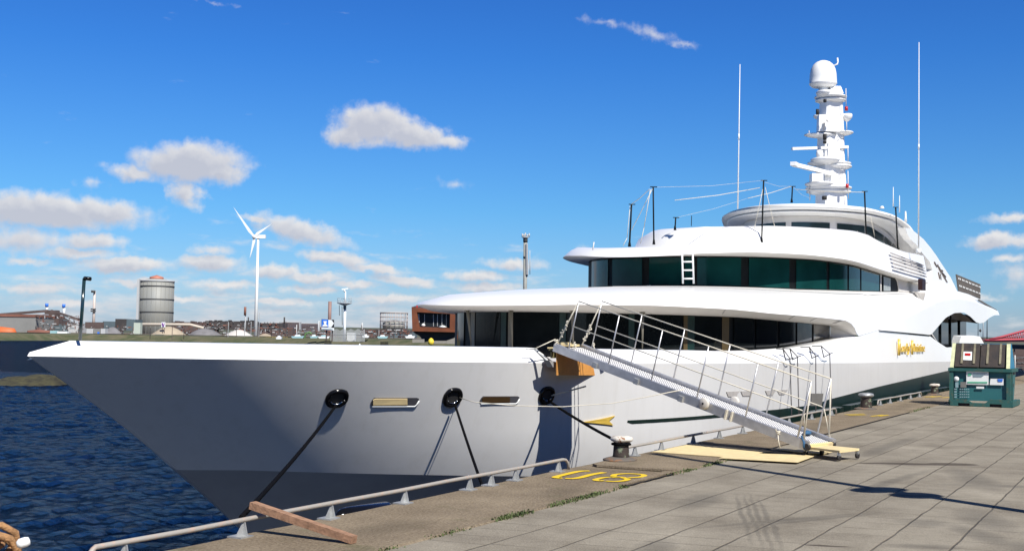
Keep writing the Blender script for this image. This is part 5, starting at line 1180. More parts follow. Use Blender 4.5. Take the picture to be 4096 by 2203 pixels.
def gasholder():
    D = 1150; t_ = T('gas_holder', 'large grey cylindrical gas holder with dark rings and a reddish roof vent', 'gas holder', at(618, 1345, D))
    m2 = MB(); u = 620; r = 69*S_(D); b_ = at(u, 1320, D); tp = at(u, 1125, D); H_ = tp.z-b_.z+12; z0 = b_.z-12
    m2.lathe((b_.x, b_.y, z0), [(r, 0), (r, H_), (r*.5, H_+2.2), (0, H_+3)], 48); O('shell', m2, TNK, t_)
    for v, th2 in ((1124, 1.6), (1145, .9), (1197, .8), (1248, .9)):
        z = at(u, v, D).z; m2 = MB(); m2.lathe((b_.x, b_.y, z-th2/2), [(r, 0), (r+.5, 0), (r+.5, th2), (r, th2)], 48); O('ring_walkway', m2, TNKD if v != 1124 else LTG, t_)
    for k in range(24):
        pass
    m2 = MB()
    for k in range(24):
        a = 2*math.pi*k/24; m2.box((b_.x+(r+.1)*math.cos(a), b_.y+(r+.1)*math.sin(a), z0+H_/2), (.16, .3, H_), rz=a)
    O('column', m2, TNK, t_)
    O('roof_vent', MB().lathe((b_.x, b_.y, z0+H_+1.2), [(6.5, 0), (6.5, 3), (0, 5)], 16), mat('vent_red', (.40, .15, .10)), t_)
    m2 = MB(); vbox(m2, 542, 551, 1115, 1320, D-18, 3); O('stair_tower', m2, LTG, t_)
gasholder()
def turbine():
    D = 1000; t_ = T('wind_turbine', 'white three bladed wind turbine rising above the far shore', 'wind turbine', at(1024, 1350, D))
    bq = at(1022, 1352, D); tp = at(1031, 945, D); ctr = Vector((bq.x, bq.y, 0)); H_ = tp.z
    tp = Vector((bq.x, bq.y, H_)); O('tower', MB().tube([bq-Vector((0, 0, 5)), tp], 14.5/2*S_(D)*1.05, 20, r2=9/2*S_(D)), SIGNW, t_)
    hub = tp+Rt*(-14*S_(D))-Fw*2+Vector((0, 0, 0))
    O('nacelle', MB().beam(tp+Rt*(-14*S_(D)), tp+Rt*(30*S_(D)), 3.2, 3.0), SIGNW, t_)
    O('hub', MB().lathe(hub, [(0, -1.6), (1.4, -1), (1.7, 0), (1.2, 1.4), (0, 2)], 14, ax=-Rt), SIGNW, t_)
    for (du, dv) in ((-83, -118), (72, -52), (-18, 88)):
        tip = hub + Rt*(du*S_(D)) + Up*(-dv*S_(D)); d = (tip-hub); n_ = d.normalized(); s2 = n_.cross(Fw).normalized()
        m2 = MB(); m2.poly([hub+s2*.5, hub+d*.2+s2*1.7, hub+d*.6+s2*.9, tip, hub+d*.6-s2*.35, hub+d*.2-s2*.7, hub-s2*.6], Fw*.6); O('blade', m2, SIGNW, t_)
turbine()
def chimney(u, vt, vb, w_, D, label, m_, top=None, band=None, w2=None):
    t_ = T('chimney', label, 'chimney', at(u, vb, D)); m2 = MB(); vcyl(m2, u, vt, vb, w_, D, w2); O('stack', m2, m_, t_)
    if top: m2 = MB(); vcyl(m2, u, vt-2, vt+top[0], w_*top[1], D); O('stack_top', m2, top[2], t_)
    if band:
        for v in band: m2 = MB(); vcyl(m2, u, v-2.5, v+2.5, w_*1.7, D); O('gallery', m2, TNKD, t_)
    return t_
chimney(373, 1163, 1330, 12, 1300, 'tall pale banded chimney between the staff and the gas holder', mat('chimney_pale', (.55, .47, .42), var=.15, scale=.05), (7, 1.4, TNKD), (1236, 1244), 9)
chimney(187, 1215, 1255, 11, 1400, 'short white chimney with blue cap above the works, left of the pair', SIGNW, (12, 1.15, SIGNB))
chimney(255, 1218, 1270, 11, 1400, 'short white chimney with blue cap above the works, right of the pair', SIGNW, (12, 1.15, SIGNB))
chimney(1317, 1205, 1330, 13, 1400, 'plain brown chimney behind the blue and white sign', mat('chimney_brown', (.24, .15, .13)), w2=14)
chimney(980, 1229, 1345, 5, 1000, 'thin flare stack with red flared top left of the turbine', LTG, (32, 1.9, BRN2))
chimney(1448, 1290, 1325, 7, 1300, 'short grey stack right of the radar mast', LTG)
chimney(1137, 1268, 1295, 6, 1400, 'small dark stack behind the flat blocks', DARKB)
chimney(993, 1268, 1290, 5, 1400, 'tiny dark stack just right of the flare stack', DARKB)
def B_(name, label, cat, D, boxes, base=None, group=None):
    t_ = T(name, label, cat, at(boxes[0][0], boxes[0][3], D), group)
    for (u0, u1, vt, vb, dep, m_, pn) in boxes: m2 = MB(); vbox(m2, u0, u1, vt, vb, D, dep); O(pn, m2, m_, t_)
    return t_
B_('warehouse', 'large grey warehouse with brown roof edge at the far left', 'warehouse', 1000, [(-60, 142, 1265, 1330, 40, CONC, 'wall'), (-60, 146, 1256, 1266, 41, BRN2, 'roof')])
B_('works_building', 'brown stepped works building under the conveyors at the left', 'factory', 1050, [(142, 210, 1290, 1330, 30, BRN2, 'wall'), (170, 235, 1272, 1300, 20, BRN, 'upper_wall'), (140, 170, 1255, 1275, 14, LTG, 'roof_house'), (205, 270, 1296, 1325, 25, SLATE, 'annex'), (268, 312, 1294, 1330, 20, LTG, 'annex')])
B_('shed', 'dark slate blue double shed left of the gas holder', 'shed', 1020, [(460, 505, 1275, 1320, 20, DARKB, 'wall'), (500, 540, 1277, 1322, 20, SLATE, 'wall'), (410, 470, 1285, 1320, 20, SLATE, 'annex'), (340, 415, 1288, 1312, 20, BRN, 'annex')])
B_('silo', 'small pale green silo at the foot of the gas holder', 'silo', 850, [(534, 560, 1290, 1335, 5, mat('pale_green', (.42, .47, .40)), 'wall'), (537, 557, 1334, 1347, 4, LTG, 'base')])
# conveyors
for k, (a, b_, lab) in enumerate((((0, 1258), (190, 1243), 'brown conveyor bridge sloping up to the works from the left'), ((205, 1243), (315, 1278), 'brown conveyor bridge sloping down right of the blue capped chimneys'), ((212, 1252), (300, 1300), 'lower brown conveyor bridge under the blue capped chimneys'))):
    thing('conveyor', MB().beam(at(*a, 1080), at(*b_, 1080), 4, 2.2), BRN, lab, 'conveyor', 'conveyor bridges of the works')
t_ = T('works_tower', 'brown transfer tower where the conveyors meet', 'tower', at(198, 1330, 1090)); m2 = MB(); vbox(m2, 178, 222, 1240, 1262, 1090, 10); O('head_house', m2, BRN, t_); m2 = MB(); vbox(m2, 188, 212, 1262, 1330, 1090, 8); O('legs', m2, BRN, t_)
pp = [at(560, 1297, 900), at(760, 1298, 900), at(815, 1312, 900)]
thing('pipe_bridge', MB().tube(pp, 1.1, 8), mat('pipe_pale', (.50, .44, .36)), 'long pale pipe running right from the foot of the gas holder', 'pipe')
# low industrial blocks along the skyline
rnd = random.Random(11)
blk = [(690, 850, 1288, 1325, BRN, 'long low brown works right of the gas holder'), (820, 1015, 1284, 1312, DARKB, 'long dark factory hall left of the turbine'), (945, 1015, 1300, 1318, BRN, 'brown annex behind the flare stack'), (1035, 1130, 1291, 1312, DARKB, 'long dark factory hall right of the turbine'), (1030, 1170, 1312, 1345, BRN, 'low brown sheds at the turbine foot'), (1260, 1330, 1325, 1345, BRN, 'brown shed behind the sign'), (1440, 1640, 1318, 1328, DARKB, 'thin dark quay structure left of the rusty building'), (1440, 1560, 1328, 1350, BRN, 'brown sheds right of the radar mast'), (1560, 1660, 1326, 1352, SLATE, 'slate sheds beside the rusty building'), (380, 460, 1300, 1330, BRN, 'brown row behind the containers'), (0, 60, 1325, 1340, BRN2, 'low rusty sheds at the far left'), (2, 330, 1330, 1345, DARKB, 'dark ground works below the warehouse'), (690, 820, 1322, 1338, DARKB, 'dark row behind the sand heap')]
for (u0, u1, vt, vb, m_, lab) in blk:
    t_ = T('factory_hall', lab, 'factory', at(u0, vb, 1150)); m2 = MB(); vbox(m2, u0, u1, vt, vb+6, 1150, 25); O('wall', m2, m_, t_)
    m2 = MB()
    for _ in range(int((u1-u0)/14)):
        uu = rnd.uniform(u0+3, u1-6); w_ = rnd.uniform(3, 11); vbox(m2, uu, uu+w_, vt-rnd.uniform(1, 5), vt+1, 1150, 8)
    O('roof_units', m2, rnd.choice([BRN, DARKB, LTG, BRN2]), t_)
    m2 = MB()
    for _ in range(int((u1-u0)/9)):
        uu = rnd.uniform(u0+2, u1-8); w_ = rnd.uniform(2, 8); vv = rnd.uniform(vt+2, vb-3); vbox(m2, uu, uu+w_, vv, vv+rnd.uniform(1.5, 4), 1149, 1)
    O('openings', m2, rnd.choice([CONC, SLATE, BRN2]), t_)
def flats(u0, u1, vt, vb, D, lab):
    t_ = T('flats', lab, 'flats', at(u0, vb, D), 'grey apartment slabs on the skyline'); m2 = MB(); vbox(m2, u0, u1, vt, vb, D, 14); O('wall', m2, LTG, t_)
    m2 = MB(); n_ = 6
    for k in range(n_): vv = vt+2+(vb-vt-3)*k/n_; vbox(m2, u0+1.5, u1-1.5, vv, vv+(vb-vt)/n_*.45, D-.6, .5)
    O('window_bands', m2, mat('flat_windows', (.14, .10, .09)) if 'flat_windows' not in bpy.data.materials else bpy.data.materials['flat_windows'], t_)
flats(1128, 1198, 1287, 1318, 1500, 'taller grey apartment slab right of the turbine'); flats(1204, 1274, 1292, 1326, 1480, 'lower grey apartment slab left of the sign')
def pipework(u0, u1, v0, v1, D_, n_, seed, label):
    rn2 = random.Random(seed); m2 = MB(); idx = []
    for mi, k_ in enumerate((n_, n_//3, n_//3, n_//4)):
        for _ in range(k_):
            u = rn2.uniform(u0, u1); v = rn2.uniform(v0, v1); l_ = rn2.uniform(3, 20); q_ = rn2.random()
            if q_ < .5: m2.beam(at(u, v, D_), at(u+l_, v+rn2.uniform(-1, 1), D_), .8, rn2.uniform(.3, .8))
            elif q_ < .8: m2.beam(at(u, v, D_), at(u+.1, v+rn2.uniform(4, 12), D_), .5, .5, up=(1, 0, 0))
            else: m2.beam(at(u, v, D_), at(u+l_*.7, v+rn2.uniform(-5, 5), D_), .6, .35)
            idx += [mi]*6
    o_ = O('pipework', m2, [BRN, LTG, BRN2, SLATE], fixn=False); o_.data.polygons.foreach_set('material_index', idx); tag(o_, label, 'pipework', kind='stuff')
pipework(140, 330, 1262, 1325, 1000, 90, 1, 'tangle of brown pipes and walkways in front of the works at the left')
pipework(350, 540, 1300, 1335, 960, 40, 2, 'low pipes and racks between the staff and the gas holder')
pipework(680, 1010, 1292, 1335, 940, 110, 3, 'dense rows of brown pipe racks between the gas holder and the turbine')
pipework(1035, 1320, 1308, 1340, 940, 80, 4, 'brown pipe racks between the turbine and the sign')
pipework(1430, 1650, 1318, 1345, 940, 50, 5, 'dark pipe racks right of the radar mast')
# heaps
def heap(u, vt, vb, w_, D, m_, lab):
    c = at(u, vb, D); h = at(u, vt, D).z-c.z; r = w_/2*S_(D); m2 = MB(); m2.lathe(c, [(r, -2), (r*.97, 0), (r*.7, h*.42), (r*.42, h*.78), (r*.2, h*.95), (0, h)], 26)
    m2.v = [v+Vector((0, 0, .4*noise.noise(v*.15))) for v in m2.v]; return thing('heap', m2, m_, lab, 'heap')
heap(675, 1306, 1350, 170, 800, SAND, 'large cone of pale sand in front of the gas holder'); heap(820, 1313, 1345, 150, 830, GRAVEL, 'grey gravel cone right of the sand heap'); heap(955, 1319, 1350, 140, 800, mat('white_heap', (.55, .52, .48)), 'low white heap left of the turbine foot')
heap(450, 1307, 1345, 90, 840, GRAVEL, 'grey gravel cone left of the gas holder'); heap(1060, 1335, 1352, 90, 830, SAND, 'low sand heap at the turbine foot'); heap(1010, 1000+345, 1352, 40, 820, SAND, 'small sand patch left of the turbine')
# lattice gasholder
D = 1250; t_ = T('gasholder_frame', 'open lattice gasholder guide frame with a domed tank inside', 'gasholder', at(1575, 1320, D)); c = at(1575, 1318, D); r = 55*S_(D); H_ = at(1575, 1251, D).z-c.z
m2 = MB()
for k in range(18):
    a = 2*math.pi*k/18; m2.tube([c+Vector((r*math.cos(a), r*math.sin(a), 0)), c+Vector((r*math.cos(a), r*math.sin(a), H_))], .33, 5)
for zz in (.25, .5, .75, 1.): m2.tube([c+Vector((r*math.cos(2*math.pi*k/36), r*math.sin(2*math.pi*k/36), H_*zz)) for k in range(37)], .35 if zz < 1 else .6, 5, caps=False)
O('guide_frame', m2, mat('frame_grey', (.40, .36, .34)), t_)
O('inner_tank', MB().lathe(c, [(r*.82, 0), (r*.82, H_*.42), (r*.4, H_*.55), (0, H_*.6)], 30), TNK, t_)
# radar mast
D = 620; t_ = T('radar_mast', 'white radar mast with round platform standing on the grass bank', 'radar mast', at(1372, 1366, D))
m2 = MB(); vcyl(m2, 1377, 1235, 1366, 11, D, 10); O('column', m2, SIGNW, t_); m2 = MB(); vcyl(m2, 1379, 1215, 1236, 12, D); O('column_top', m2, SLATE, t_)
c = at(1378, 1212, D); O('platform', MB().lathe(c, [(1, -1.2), (3.8, -.1), (3.8, .2), (0, .3)], 24), LTG, t_)
m2 = MB()
for zz in (1.2, 2.4): m2.tube([c+Vector((3.7*math.cos(a/3), 3.7*math.sin(a/3), zz)) for a in range(20)], .08, 4)
for a in range(8): m2.tube([c+Vector((3.7*math.cos(a*.785), 3.7*math.sin(a*.785), 0)), c+Vector((3.7*math.cos(a*.785), 3.7*math.sin(a*.785), 2.6))], .08, 4)
O('railing', m2, LTG, t_)
m2 = MB(); vcyl(m2, 1381, 1162, 1212, 9, D, 4); O('upper_mast', m2, SIGNW, t_); m2 = MB(); m2.beam(at(1367, 1157, D), at(1393, 1154, D), .7, .7); m2.lathe(at(1378, 1163, D), [(0, -.7), (.8, 0), (0, .7)], 10); O('radar', m2, SIGNW, t_)
m2 = MB(); m2.tube([at(1357, 1220, D), at(1358, 1262, D)], .15, 5); m2.tube([at(1368, 1225, D), at(1369, 1300, D)], .15, 5); O('ladder', m2, SLATE, t_)
D = 610; t_ = T('fence', 'pale palisade fence around the foot of the radar mast', 'fence', at(1390, 1366, D)); m2 = MB()
for k in range(30):
    u = 1322+k*4.6; vt = 1318+3*math.sin(k); vbox(m2, u, u+2.6, vt, 1366, D, .2)
vbox(m2, 1322, 1455, 1335, 1337, D, .2); O('pales', m2, mat('fence_pale', (.34, .35, .34)), t_)
thing('tank_cover', vbox(MB(), 1388, 1418, 1330, 1364, 615, 5), SIGNW, 'white cabinet inside the palisade fence', 'cabinet')
# navigation sign
D = 560; t_ = T('navigation_sign', 'blue and white direction sign with arrow on the grass bank', 'sign', at(1312, 1370, D))
def sg(pts_, m_, name, dd): m2 = MB(); m2.poly([at(*Bf(x, y), D-dd) for x, y in pts_], Fw*.15); return O(name, m2, m_, t_)
sg([(970, 568), (1098, 575), (1098, 655), (970, 648)], SIGNK, 'backing', 0); sg([(972, 571), (1040, 574), (1040, 649), (972, 646)], SIGNB, 'blue_field', .3)
sg([(1040, 574), (1070, 576), (1096, 610), (1068, 651), (1040, 649)], SIGNW, 'arrow', .3); sg([(972, 650), (1098, 657), (1098, 682), (972, 675)], SIGNW, 'caption_strip', .3)
sg([(990, 588), (1024, 588), (1020, 605), (1016, 618), (1034, 634), (1030, 642), (982, 641), (980, 632), (998, 618), (994, 605)], SIGNW, 'symbol', .6)
m2 = MB(); vbox(m2, 1302, 1307, 1318, 1366, D+.6, .5); vbox(m2, 1326, 1330, 1318, 1366, D+.6, .5); O('post', m2, BRN, t_)
m2 = MB()
for k in range(14): uu = 979+7.6*k; m2.poly([at(*Bf(uu, 660+.05*k*7), D-.6), at(*Bf(uu+5, 660.5+.05*k*7), D-.6), at(*Bf(uu+5, 669+.05*k*7), D-.6), at(*Bf(uu, 668.5+.05*k*7), D-.6)], Fw*.05)
O('caption_print', m2, LBL, t_)
m2 = MB(); vbox(m2, 1297, 1322, 1362, 1380, 555, 3); thing('gabion', m2, ROCKM, 'dark stone block at the foot of the navigation sign', 'stone block', 'stone blocks on the grass bank')
m2 = MB(); vbox(m2, 1521, 1550, 1366, 1384, 520, 3); thing('gabion', m2, ROCKM, 'dark stone block on the grass left of the rusty building', 'stone block', 'stone blocks on the grass bank')
t_ = T('notice_sign', 'small white square sign in front of the gas holder', 'sign', at(653, 1350, 790)); m2 = MB(); vbox(m2, 645, 661, 1288, 1308, 790, .3); O('panel', m2, SIGNW, t_); m2 = MB(); vbox(m2, 649, 650.5, 1308, 1348, 790, .3); vbox(m2, 656, 657.5, 1308, 1348, 790, .3); O('post', m2, BRN, t_)
m2 = MB(); m2.poly([at(u, v, 789.5) for u, v in ((647, 1291), (652, 1291), (655, 1300), (658, 1291), (660, 1291), (656, 1305), (651, 1305))], Fw*.1); O('mark', m2, mat('violet_mark', (.2, .05, .3)), t_)
# light tower behind the yacht
D = 230; t_ = T('light_tower', 'slender grey concrete tower with crown of lamps seen above the brow', 'tower', at(2100, 1380, D))
I_ = lambda x, y: (1950+x/4.947, 880+y/4.947)
m2 = MB(); m2.tube([at(2098, 1400, D), at(*I_(750, 400), D)], 8.5*S_(D)*1.0, 12, r2=8*S_(D)); O('shaft', m2, mat('tower_concrete', (.28, .28, .25), var=.2, scale=.8), t_)
m2 = MB(); 
for (v0, v1) in ((350, 440), (715, 760)): m2.tube([at(*I_(750, v1), D), at(*I_(750, v0), D)], 9.3*S_(D), 12)
m2.box(at(*I_(765, 1090), D), (.5, .5, .5)); O('collar', m2, TNKD, t_)
m2 = MB(); m2.tube([at(*I_(750, 352), D), at(*I_(750, 335), D)], 14*S_(D), 16); O('gallery', m2, LTG, t_)
m2 = MB()
for x, y in ((690, 270), (720, 280), (750, 255), (790, 285), (825, 265)): m2.tube([at(*I_(x, 335), D), at(*I_(x, y), D)], .14, 6)
O('lamp', m2, LTG, t_)
O('cable_tray', MB().tube([at(*I_(838, 600), D), at(*I_(838, 1075), D)], .07, 5).beam(at(*I_(775, 470), D-.5), at(*I_(785, 1080), D-.5), .35, .3), LTG, t_)
# rusty restaurant building
D = 300; t_ = T('rust_building', 'boxy rust red building with a big dark window standing on legs', 'building', at(1740, 1370, D))
m2 = MB(); J = lambda x, y, dd=0: at(*Bf(x, y), D+dd)
outer = [(1877, 447), (2330, 512), (2330, 700), (1885, 690)]; 
def frame_poly(m2, o_, i_, dd):
    for k in range(4):
        a, b_, c, d_ = o_[k], o_[(k+1) % 4], i_[(k+1) % 4], i_[k]; m2.poly([J(*a, dd), J(*b_, dd), J(*c, dd), J(*d_, dd)], Fw*3)
frame_poly(m2, outer, [(1930, 497), (2265, 515), (2262, 660), (1955, 650)], 0); O('facade_frame', m2, CORT, t_)
m2 = MB(); m2.poly([J(*p, 3) for p in outer], Fw*12); O('body', m2, DARKB, t_)
m2 = MB(); m2.poly([J(*p, 2) for p in ((1930, 495), (2268, 512), (2268, 662), (1955, 652))], Fw*.4); w_ = O('window', m2, WGL, t_)
m2 = MB()
for x in (2005, 2095, 2135, 2180, 2225): m2.poly([J(x, 520, 1.8), J(x+5, 520, 1.8), J(x+5, 640, 1.8), J(x, 640, 1.8)], Fw*.1)
O('mullion', m2, LTG, w_)
m2 = MB(); m2.poly([J(x, y, 1.7) for x, y in ((1940, 515), (1955, 515), (1958, 600), (1948, 610))], Fw*.1); O('window_reveal', m2, LTG, t_); O('interior_lamp', MB().lathe(J(1995, 628, 1), [(0, -.5), (.6, 0), (0, .5)], 8), SIGNW, t_); O('interior_lamp', MB().lathe(J(2190, 645, 1), [(0, -.4), (1.2, 0), (0, .4)], 8), SIGNW, t_)
m2 = MB(); m2.poly([J(x, y, 3) for x, y in ((1890, 700), (2330, 700), (2330, 790), (2080, 785), (2000, 800), (1960, 740))], Fw*6); O('ground_floor', m2, BLK, t_)
m2 = MB(); m2.poly([J(x, y, 1) for x, y in ((2230, 785), (2330, 750), (2330, 820), (2230, 815))], Fw*2); m2.poly([J(x, y, 1) for x, y in ((2080, 788), (2232, 788), (2232, 812), (2080, 812))], Fw*2); m2.poly([J(x, y, 1) for x, y in ((1885, 770), (2005, 770), (2005, 805), (1885, 805))], Fw*2); O('terrace_wall', m2, mat('terrace_beige', (.26, .24, .20)), t_)
thing('chimney_pot', MB().poly([J(x, y, 4) for x, y in ((1925, 424), (1940, 424), (1940, 450), (1925, 450))], Fw*1), REDM, 'small red box on the roof corner of the rusty building', 'roof box')
m2 = MB(); m2.lathe(J(2073, 795, -2), [(0, -.9), (.7, -.6), (.75, 0), (.6, .5), (.2, .9), (0, .95)], 12); thing('buoy', m2, mat('buoy_yellow', (.75, .55, .04)), 'yellow buoy standing in front of the rusty building', 'buoy')
m2 = MB(); m2.lathe(J(1355, 832, 220), [(0, -.8), (.8, 0), (0, .8)], 8); thing('float_ball', m2, SIGNW, 'tiny white ball on the grass beyond the bulwark', 'ball')
# boats, vans, containers etc on the bank
def boat(u, v, w_, D, m_, lab, cab=True, m2_=None):
    t_ = T('boat', lab, 'boat', at(u, v, D)); k = w_/2; m2 = MB()
    m2.poly([at(x, y, D) for x, y in ((u-k, v-7), (u+k, v-8), (u+k*.8, v), (u-k*.75, v))], Fw*2.5); O('hull', m2, m_, t_)
    if cab: m2 = MB(); m2.poly([at(x, y, D+.4) for x, y in ((u-k*.5, v-7), (u-k*.35, v-13), (u+k*.25, v-14), (u+k*.45, v-7))], Fw*1.8); O('cabin', m2, m2_ or SIGNW, t_)
LTB = mat('boat_light_blue', (.30, .48, .50))
boat(97, 1363, 54, 700, SIGNW, 'small white boat on the water below the warehouse', False)
boat(1190, 1352, 52, 640, LTB, 'light blue boat on the bank between the turbine and the sign'); boat(1295, 1353, 48, 650, SIGNW, 'white boat on the bank under the sign', m2_=LTB); boat(1255, 1352, 34, 652, LTB, 'second light blue boat left of the sign post')
boat(1462, 1350, 28, 640, SIGNW, 'white boat right of the palisade fence'); boat(1530, 1353, 44, 640, LTB, 'pale blue boat left of the rusty building'); boat(1115, 1356, 24, 630, SIGNW, 'tiny white boat right of the turbine foot'); boat(1640, 1352, 40, 640, SIGNW, 'white boat close beside the rusty building')
m2 = MB(); m2.lathe(at(5, 1330, 800), [(0, -5), (8, -3.5), (9.5, 0), (8, 3), (0, 4)], 20, sx=1.1, sy=.5, rz=th-math.pi/2); thing('orange_tank', m2, ORNG, 'large orange rounded hull lying on the bank at the far left', 'tank')
m2 = MB(); m2.lathe(at(155, 1328, 850), [(0, -3), (7.5, -1), (7.5, 1), (0, 2)], 18, sx=1.1, sy=.5, rz=th-math.pi/2); thing('brown_hull', m2, BRN2, 'low reddish brown mound left of the white truck', 'mound')
t_ = T('truck', 'white truck with pale cab parked on the bank left of the staff', 'truck', at(250, 1342, 780)); m2 = MB(); vbox(m2, 228, 268, 1325, 1338, 780, 3); O('box_body', m2, SIGNW, t_); m2 = MB(); vbox(m2, 200, 226, 1322, 1333, 780, 3); O('cab', m2, LTB, t_); m2 = MB(); vbox(m2, 266, 277, 1328, 1341, 780, 3); O('trailer', m2, LTG, t_)
for k, (u0, u1, m_, lab) in enumerate(((345, 372, LTG, 'leftmost grey container right of the staff'), (374, 400, CONC, 'second grey container right of the staff'), (402, 420, LTG, 'pale container right of the blue door'))):
    m2 = MB(); vbox(m2, u0, u1, 1314, 1340, 820, 6); t2 = thing('container', m2, m_, lab, 'container', 'containers on the bank')
thing('blue_door', vbox(MB(), 389, 397, 1327, 1338, 812, .5), SIGNB, 'small blue booth in front of the containers', 'booth')
thing('crate_box', vbox(MB(), 618, 647, 1337, 1349, 760, 4), SLATE, 'dark slate box at the foot of the sand heap', 'box')
for (u0, u1, v, lab) in ((700, 880, 1346, 'long yellow line of barriers right of the sand heap'), (1040, 1150, 1349, 'short yellow line of barriers at the turbine foot')):
    m2 = MB(); vbox(m2, u0, u1, v-2, v+1, 740, 1); thing('barrier_row', m2, mat('barrier_yellow', (.5, .35, .08)) if u0 == 700 else bpy.data.materials['barrier_yellow'], lab, 'barrier')
ORD = ['leftmost', 'second', 'third', 'fourth', 'fifth', 'sixth', 'seventh', 'eighth', 'ninth', 'tenth', 'eleventh', 'twelfth', 'thirteenth', 'fourteenth', 'fifteenth', 'sixteenth', 'rightmost']
for k_, (u, vt) in enumerate(sorted(((905, 1290), (945, 1315), (977, 1290), (1003, 1285), (912, 1287), (1035, 1250), (1085, 1300), (1118, 1287), (1142, 1285), (600, 1310), (688, 1300), (1445, 1300), (1515, 1318), (1575, 1320), (1188, 1297), (1275, 1285), (735, 1310)))):
    m2 = MB(); vcyl(m2, u, vt, 1356, 2.4, 700, n=6); thing('light_pole', m2, rnd.choice([LTG, BRN, DARKB]), ORD[k_]+' of the thin posts scattered along the far bank'+('' if k_ in (0, 16) else ', counted from the left'), 'post', 'thin posts along the far bank')
thing('loader_boom', MB().tube([at(1218, 1352, 650), at(1222, 1335, 650), at(1238, 1328, 650), at(1246, 1335, 650)], .5, 6), mat('crane_green', (.10, .20, .06)), 'small green loader arm left of the sign', 'loader')
thing('white_post', vcyl(MB(), 1275, 1284, 1325, 8, 800), SIGNW, 'stout white post left of the sign', 'post'); thing('white_post', vcyl(MB(), 1187, 1298, 1342, 5, 800), SIGNW, 'thin white post behind the light blue boat', 'post')
# distant tree and dune line
m2 = MB(); rA = []; rB = []
for i in range(160):
    u = -300+i*30; D2 = 2300; v = 1286+.015*u + 2.2*rnz(i*.7, 1, 1.)+3*rnz(i*.13, 4, 1.); rA.append(at(u, v+2, D2)); rB.append(at(u, 1345+.0153*u, D2-60))
m2.grid([rB, rA], False); struct('distant_dunes', m2, mat('dune_green', (.07, .08, .06), var=.3, scale=.01))
# ---- right edge
D = 420
t_ = T('crane_jib', 'red lattice crane jib lying low behind the waste skip', 'crane', at(4050, 1345, D))
Qx = lambda x, y: (3500+x/4.322, 1130+y/4.322)
m2 = MB(); top_ = [Qx(1980, 985), Qx(2200, 935), Qx(2400, 880), Qx(2620, 820), Qx(2900, 760)]; bot_ = [Qx(1900, 1000), Qx(2200, 990), Qx(2400, 985), Qx(2620, 980), Qx(2900, 975)]
m2.tube([at(*p, D) for p in top_], .42, 6); m2.tube([at(*p, D) for p in bot_], .42, 6)
def il(P_, s_): k = min(int(s_*4), 3); f_ = s_*4-k; return (P_[k][0]+(P_[k+1][0]-P_[k][0])*f_, P_[k][1]+(P_[k+1][1]-P_[k][1])*f_)
for i in range(22): m2.tube([at(*il(top_, i/22), D), at(*il(bot_, (i+.5)/22), D)], .16, 4); m2.tube([at(*il(bot_, (i+.5)/22), D), at(*il(top_, (i+1)/22), D)], .16, 4)
O('jib', m2, mat('crane_red', (.42, .05, .07)), t_)
m2 = MB(); m2.poly([at(*Qx(x, y), D) for x, y in ((1800, 955), (1850, 965), (2050, 985), (2600, 985), (2600, 1030), (1830, 1020))], Fw*4); O('machinery_deck', m2, mat('rust_maroon', (.13, .05, .05), var=.4, scale=.3), t_)
t_ = T('bridge_deck', 'dark jetty deck and fence behind the skip at the right edge', 'jetty', at(4060, 1400, 110)); m2 = MB(); m2.beam(at(4010, 1384, 100), at(4300, 1393, 90), 2, .35); O('deck', m2, DARKB, t_)
m2 = MB()
for v in (1432, 1452, 1472): m2.tube([at(4040, v, 70), at(4300, v-8, 55)], .035, 6)
for u in (4060, 4100, 4150): m2.tube([at(u, 1420, 66), at(u, 1500, 66)], .04, 6)
O('rails', m2, LTG, t_)
m2 = MB(); rn = random.Random(3)
for _ in range(40): u = rn.uniform(4045, 4200); v = rn.uniform(1398, 1480); m2.box(at(u, v, 130), (rn.uniform(.3, 2), .4, rn.uniform(.2, .9)), rz=th-math.pi/2)
O('stacked_goods', m2, BRN, t_)
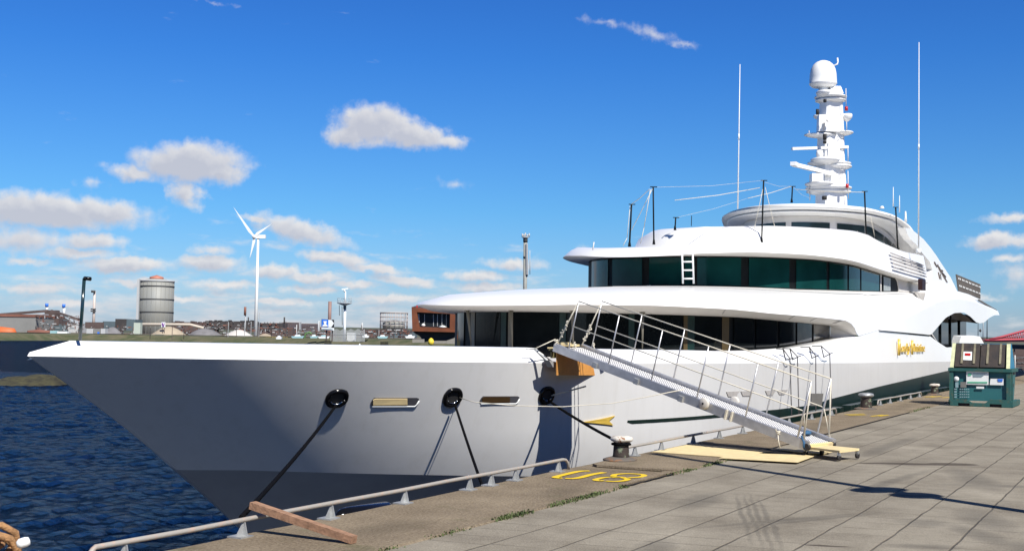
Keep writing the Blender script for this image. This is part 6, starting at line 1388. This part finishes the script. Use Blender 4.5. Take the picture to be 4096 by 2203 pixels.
for (u, vt, vb, w_, lab) in ((3932, 1265, 1360, 3, 'thin pale pole with lamp beneath the stern overhang'), (3948, 1262, 1355, 4, 'dark slender pole right of the lamp pole at the stern'), (3912, 1280, 1360, 3, 'leftmost dark pole seen beneath the stern overhang')):
    m2 = MB(); m2.tube([at(u, vb, 95), at(u+1, vt, 95)], w_/2*S_(95), 6)
    if u == 3932: m2.tube([at(3932, 1262, 95), at(3933, 1280, 95)], .06, 6)
    thing('pole', m2, SLATE if u != 3932 else LTG, lab, 'pole')
m2 = MB(); m2.lathe(at(3921, 1322, 94), [(0, -.14), (.11, 0), (0, .16)], 12); thing('round_lantern', m2, DARKB, 'small dark round lamp between the poles at the stern', 'lamp')

# tall lamp post standing just right of the frame: its shadow crosses the quay
tanel = math.tan(SUN_EL)
P1 = atz(*(3072+300/2.5049, 1650+620/2.5049)); P2 = atz(3072+2400/2.5049, 1650+945/2.5049)
dS = Vector((P1.x-P2.x, P1.y-P2.y, 0)).normalized(); base = P2 - dS*2.9
lp_ = T('lamp_post', 'tall lamp post with two oval boards standing right of the view on the paving', 'lamp post', base)
def shz(P_): return (Vector((P_.x, P_.y, 0))-base).length*tanel - .36
O('pole', MB().tube([base, base+Vector((0, 0, 9.6))], .12, 12, r2=.09), STEEL, lp_)
sd_ = Vector((-dS.y, dS.x, 0))
for (u0, u1, vm, hw_, nm) in ((3411, 3566, 1940, .42, 'oval_board'), (3545, 3716, 1960, .34, 'flag_board')):
    A_ = atz(u0, 1650+(695 if u0 == 3411 else 745)/2.5049+4); B_ = atz(u1, 1650+(745 if u0 == 3411 else 800)/2.5049)
    za, zb__ = shz(A_), shz(B_); m2 = MB(); P_ = []
    for k in range(20):
        a = 2*math.pi*k/20; P_.append(base+sd_*(hw_*math.cos(a) + (.05 if nm == 'flag_board' else .07))+Vector((0, 0, (za+zb__)/2+abs(za-zb__)/2*math.sin(a))))
    m2.poly(P_, dS*.03); O(nm, m2, SIGNW, lp_)
O('lantern', MB().box(base+Vector((0, 0, 9.65)), (.5, .22, .1), rz=1.), STEEL, lp_)
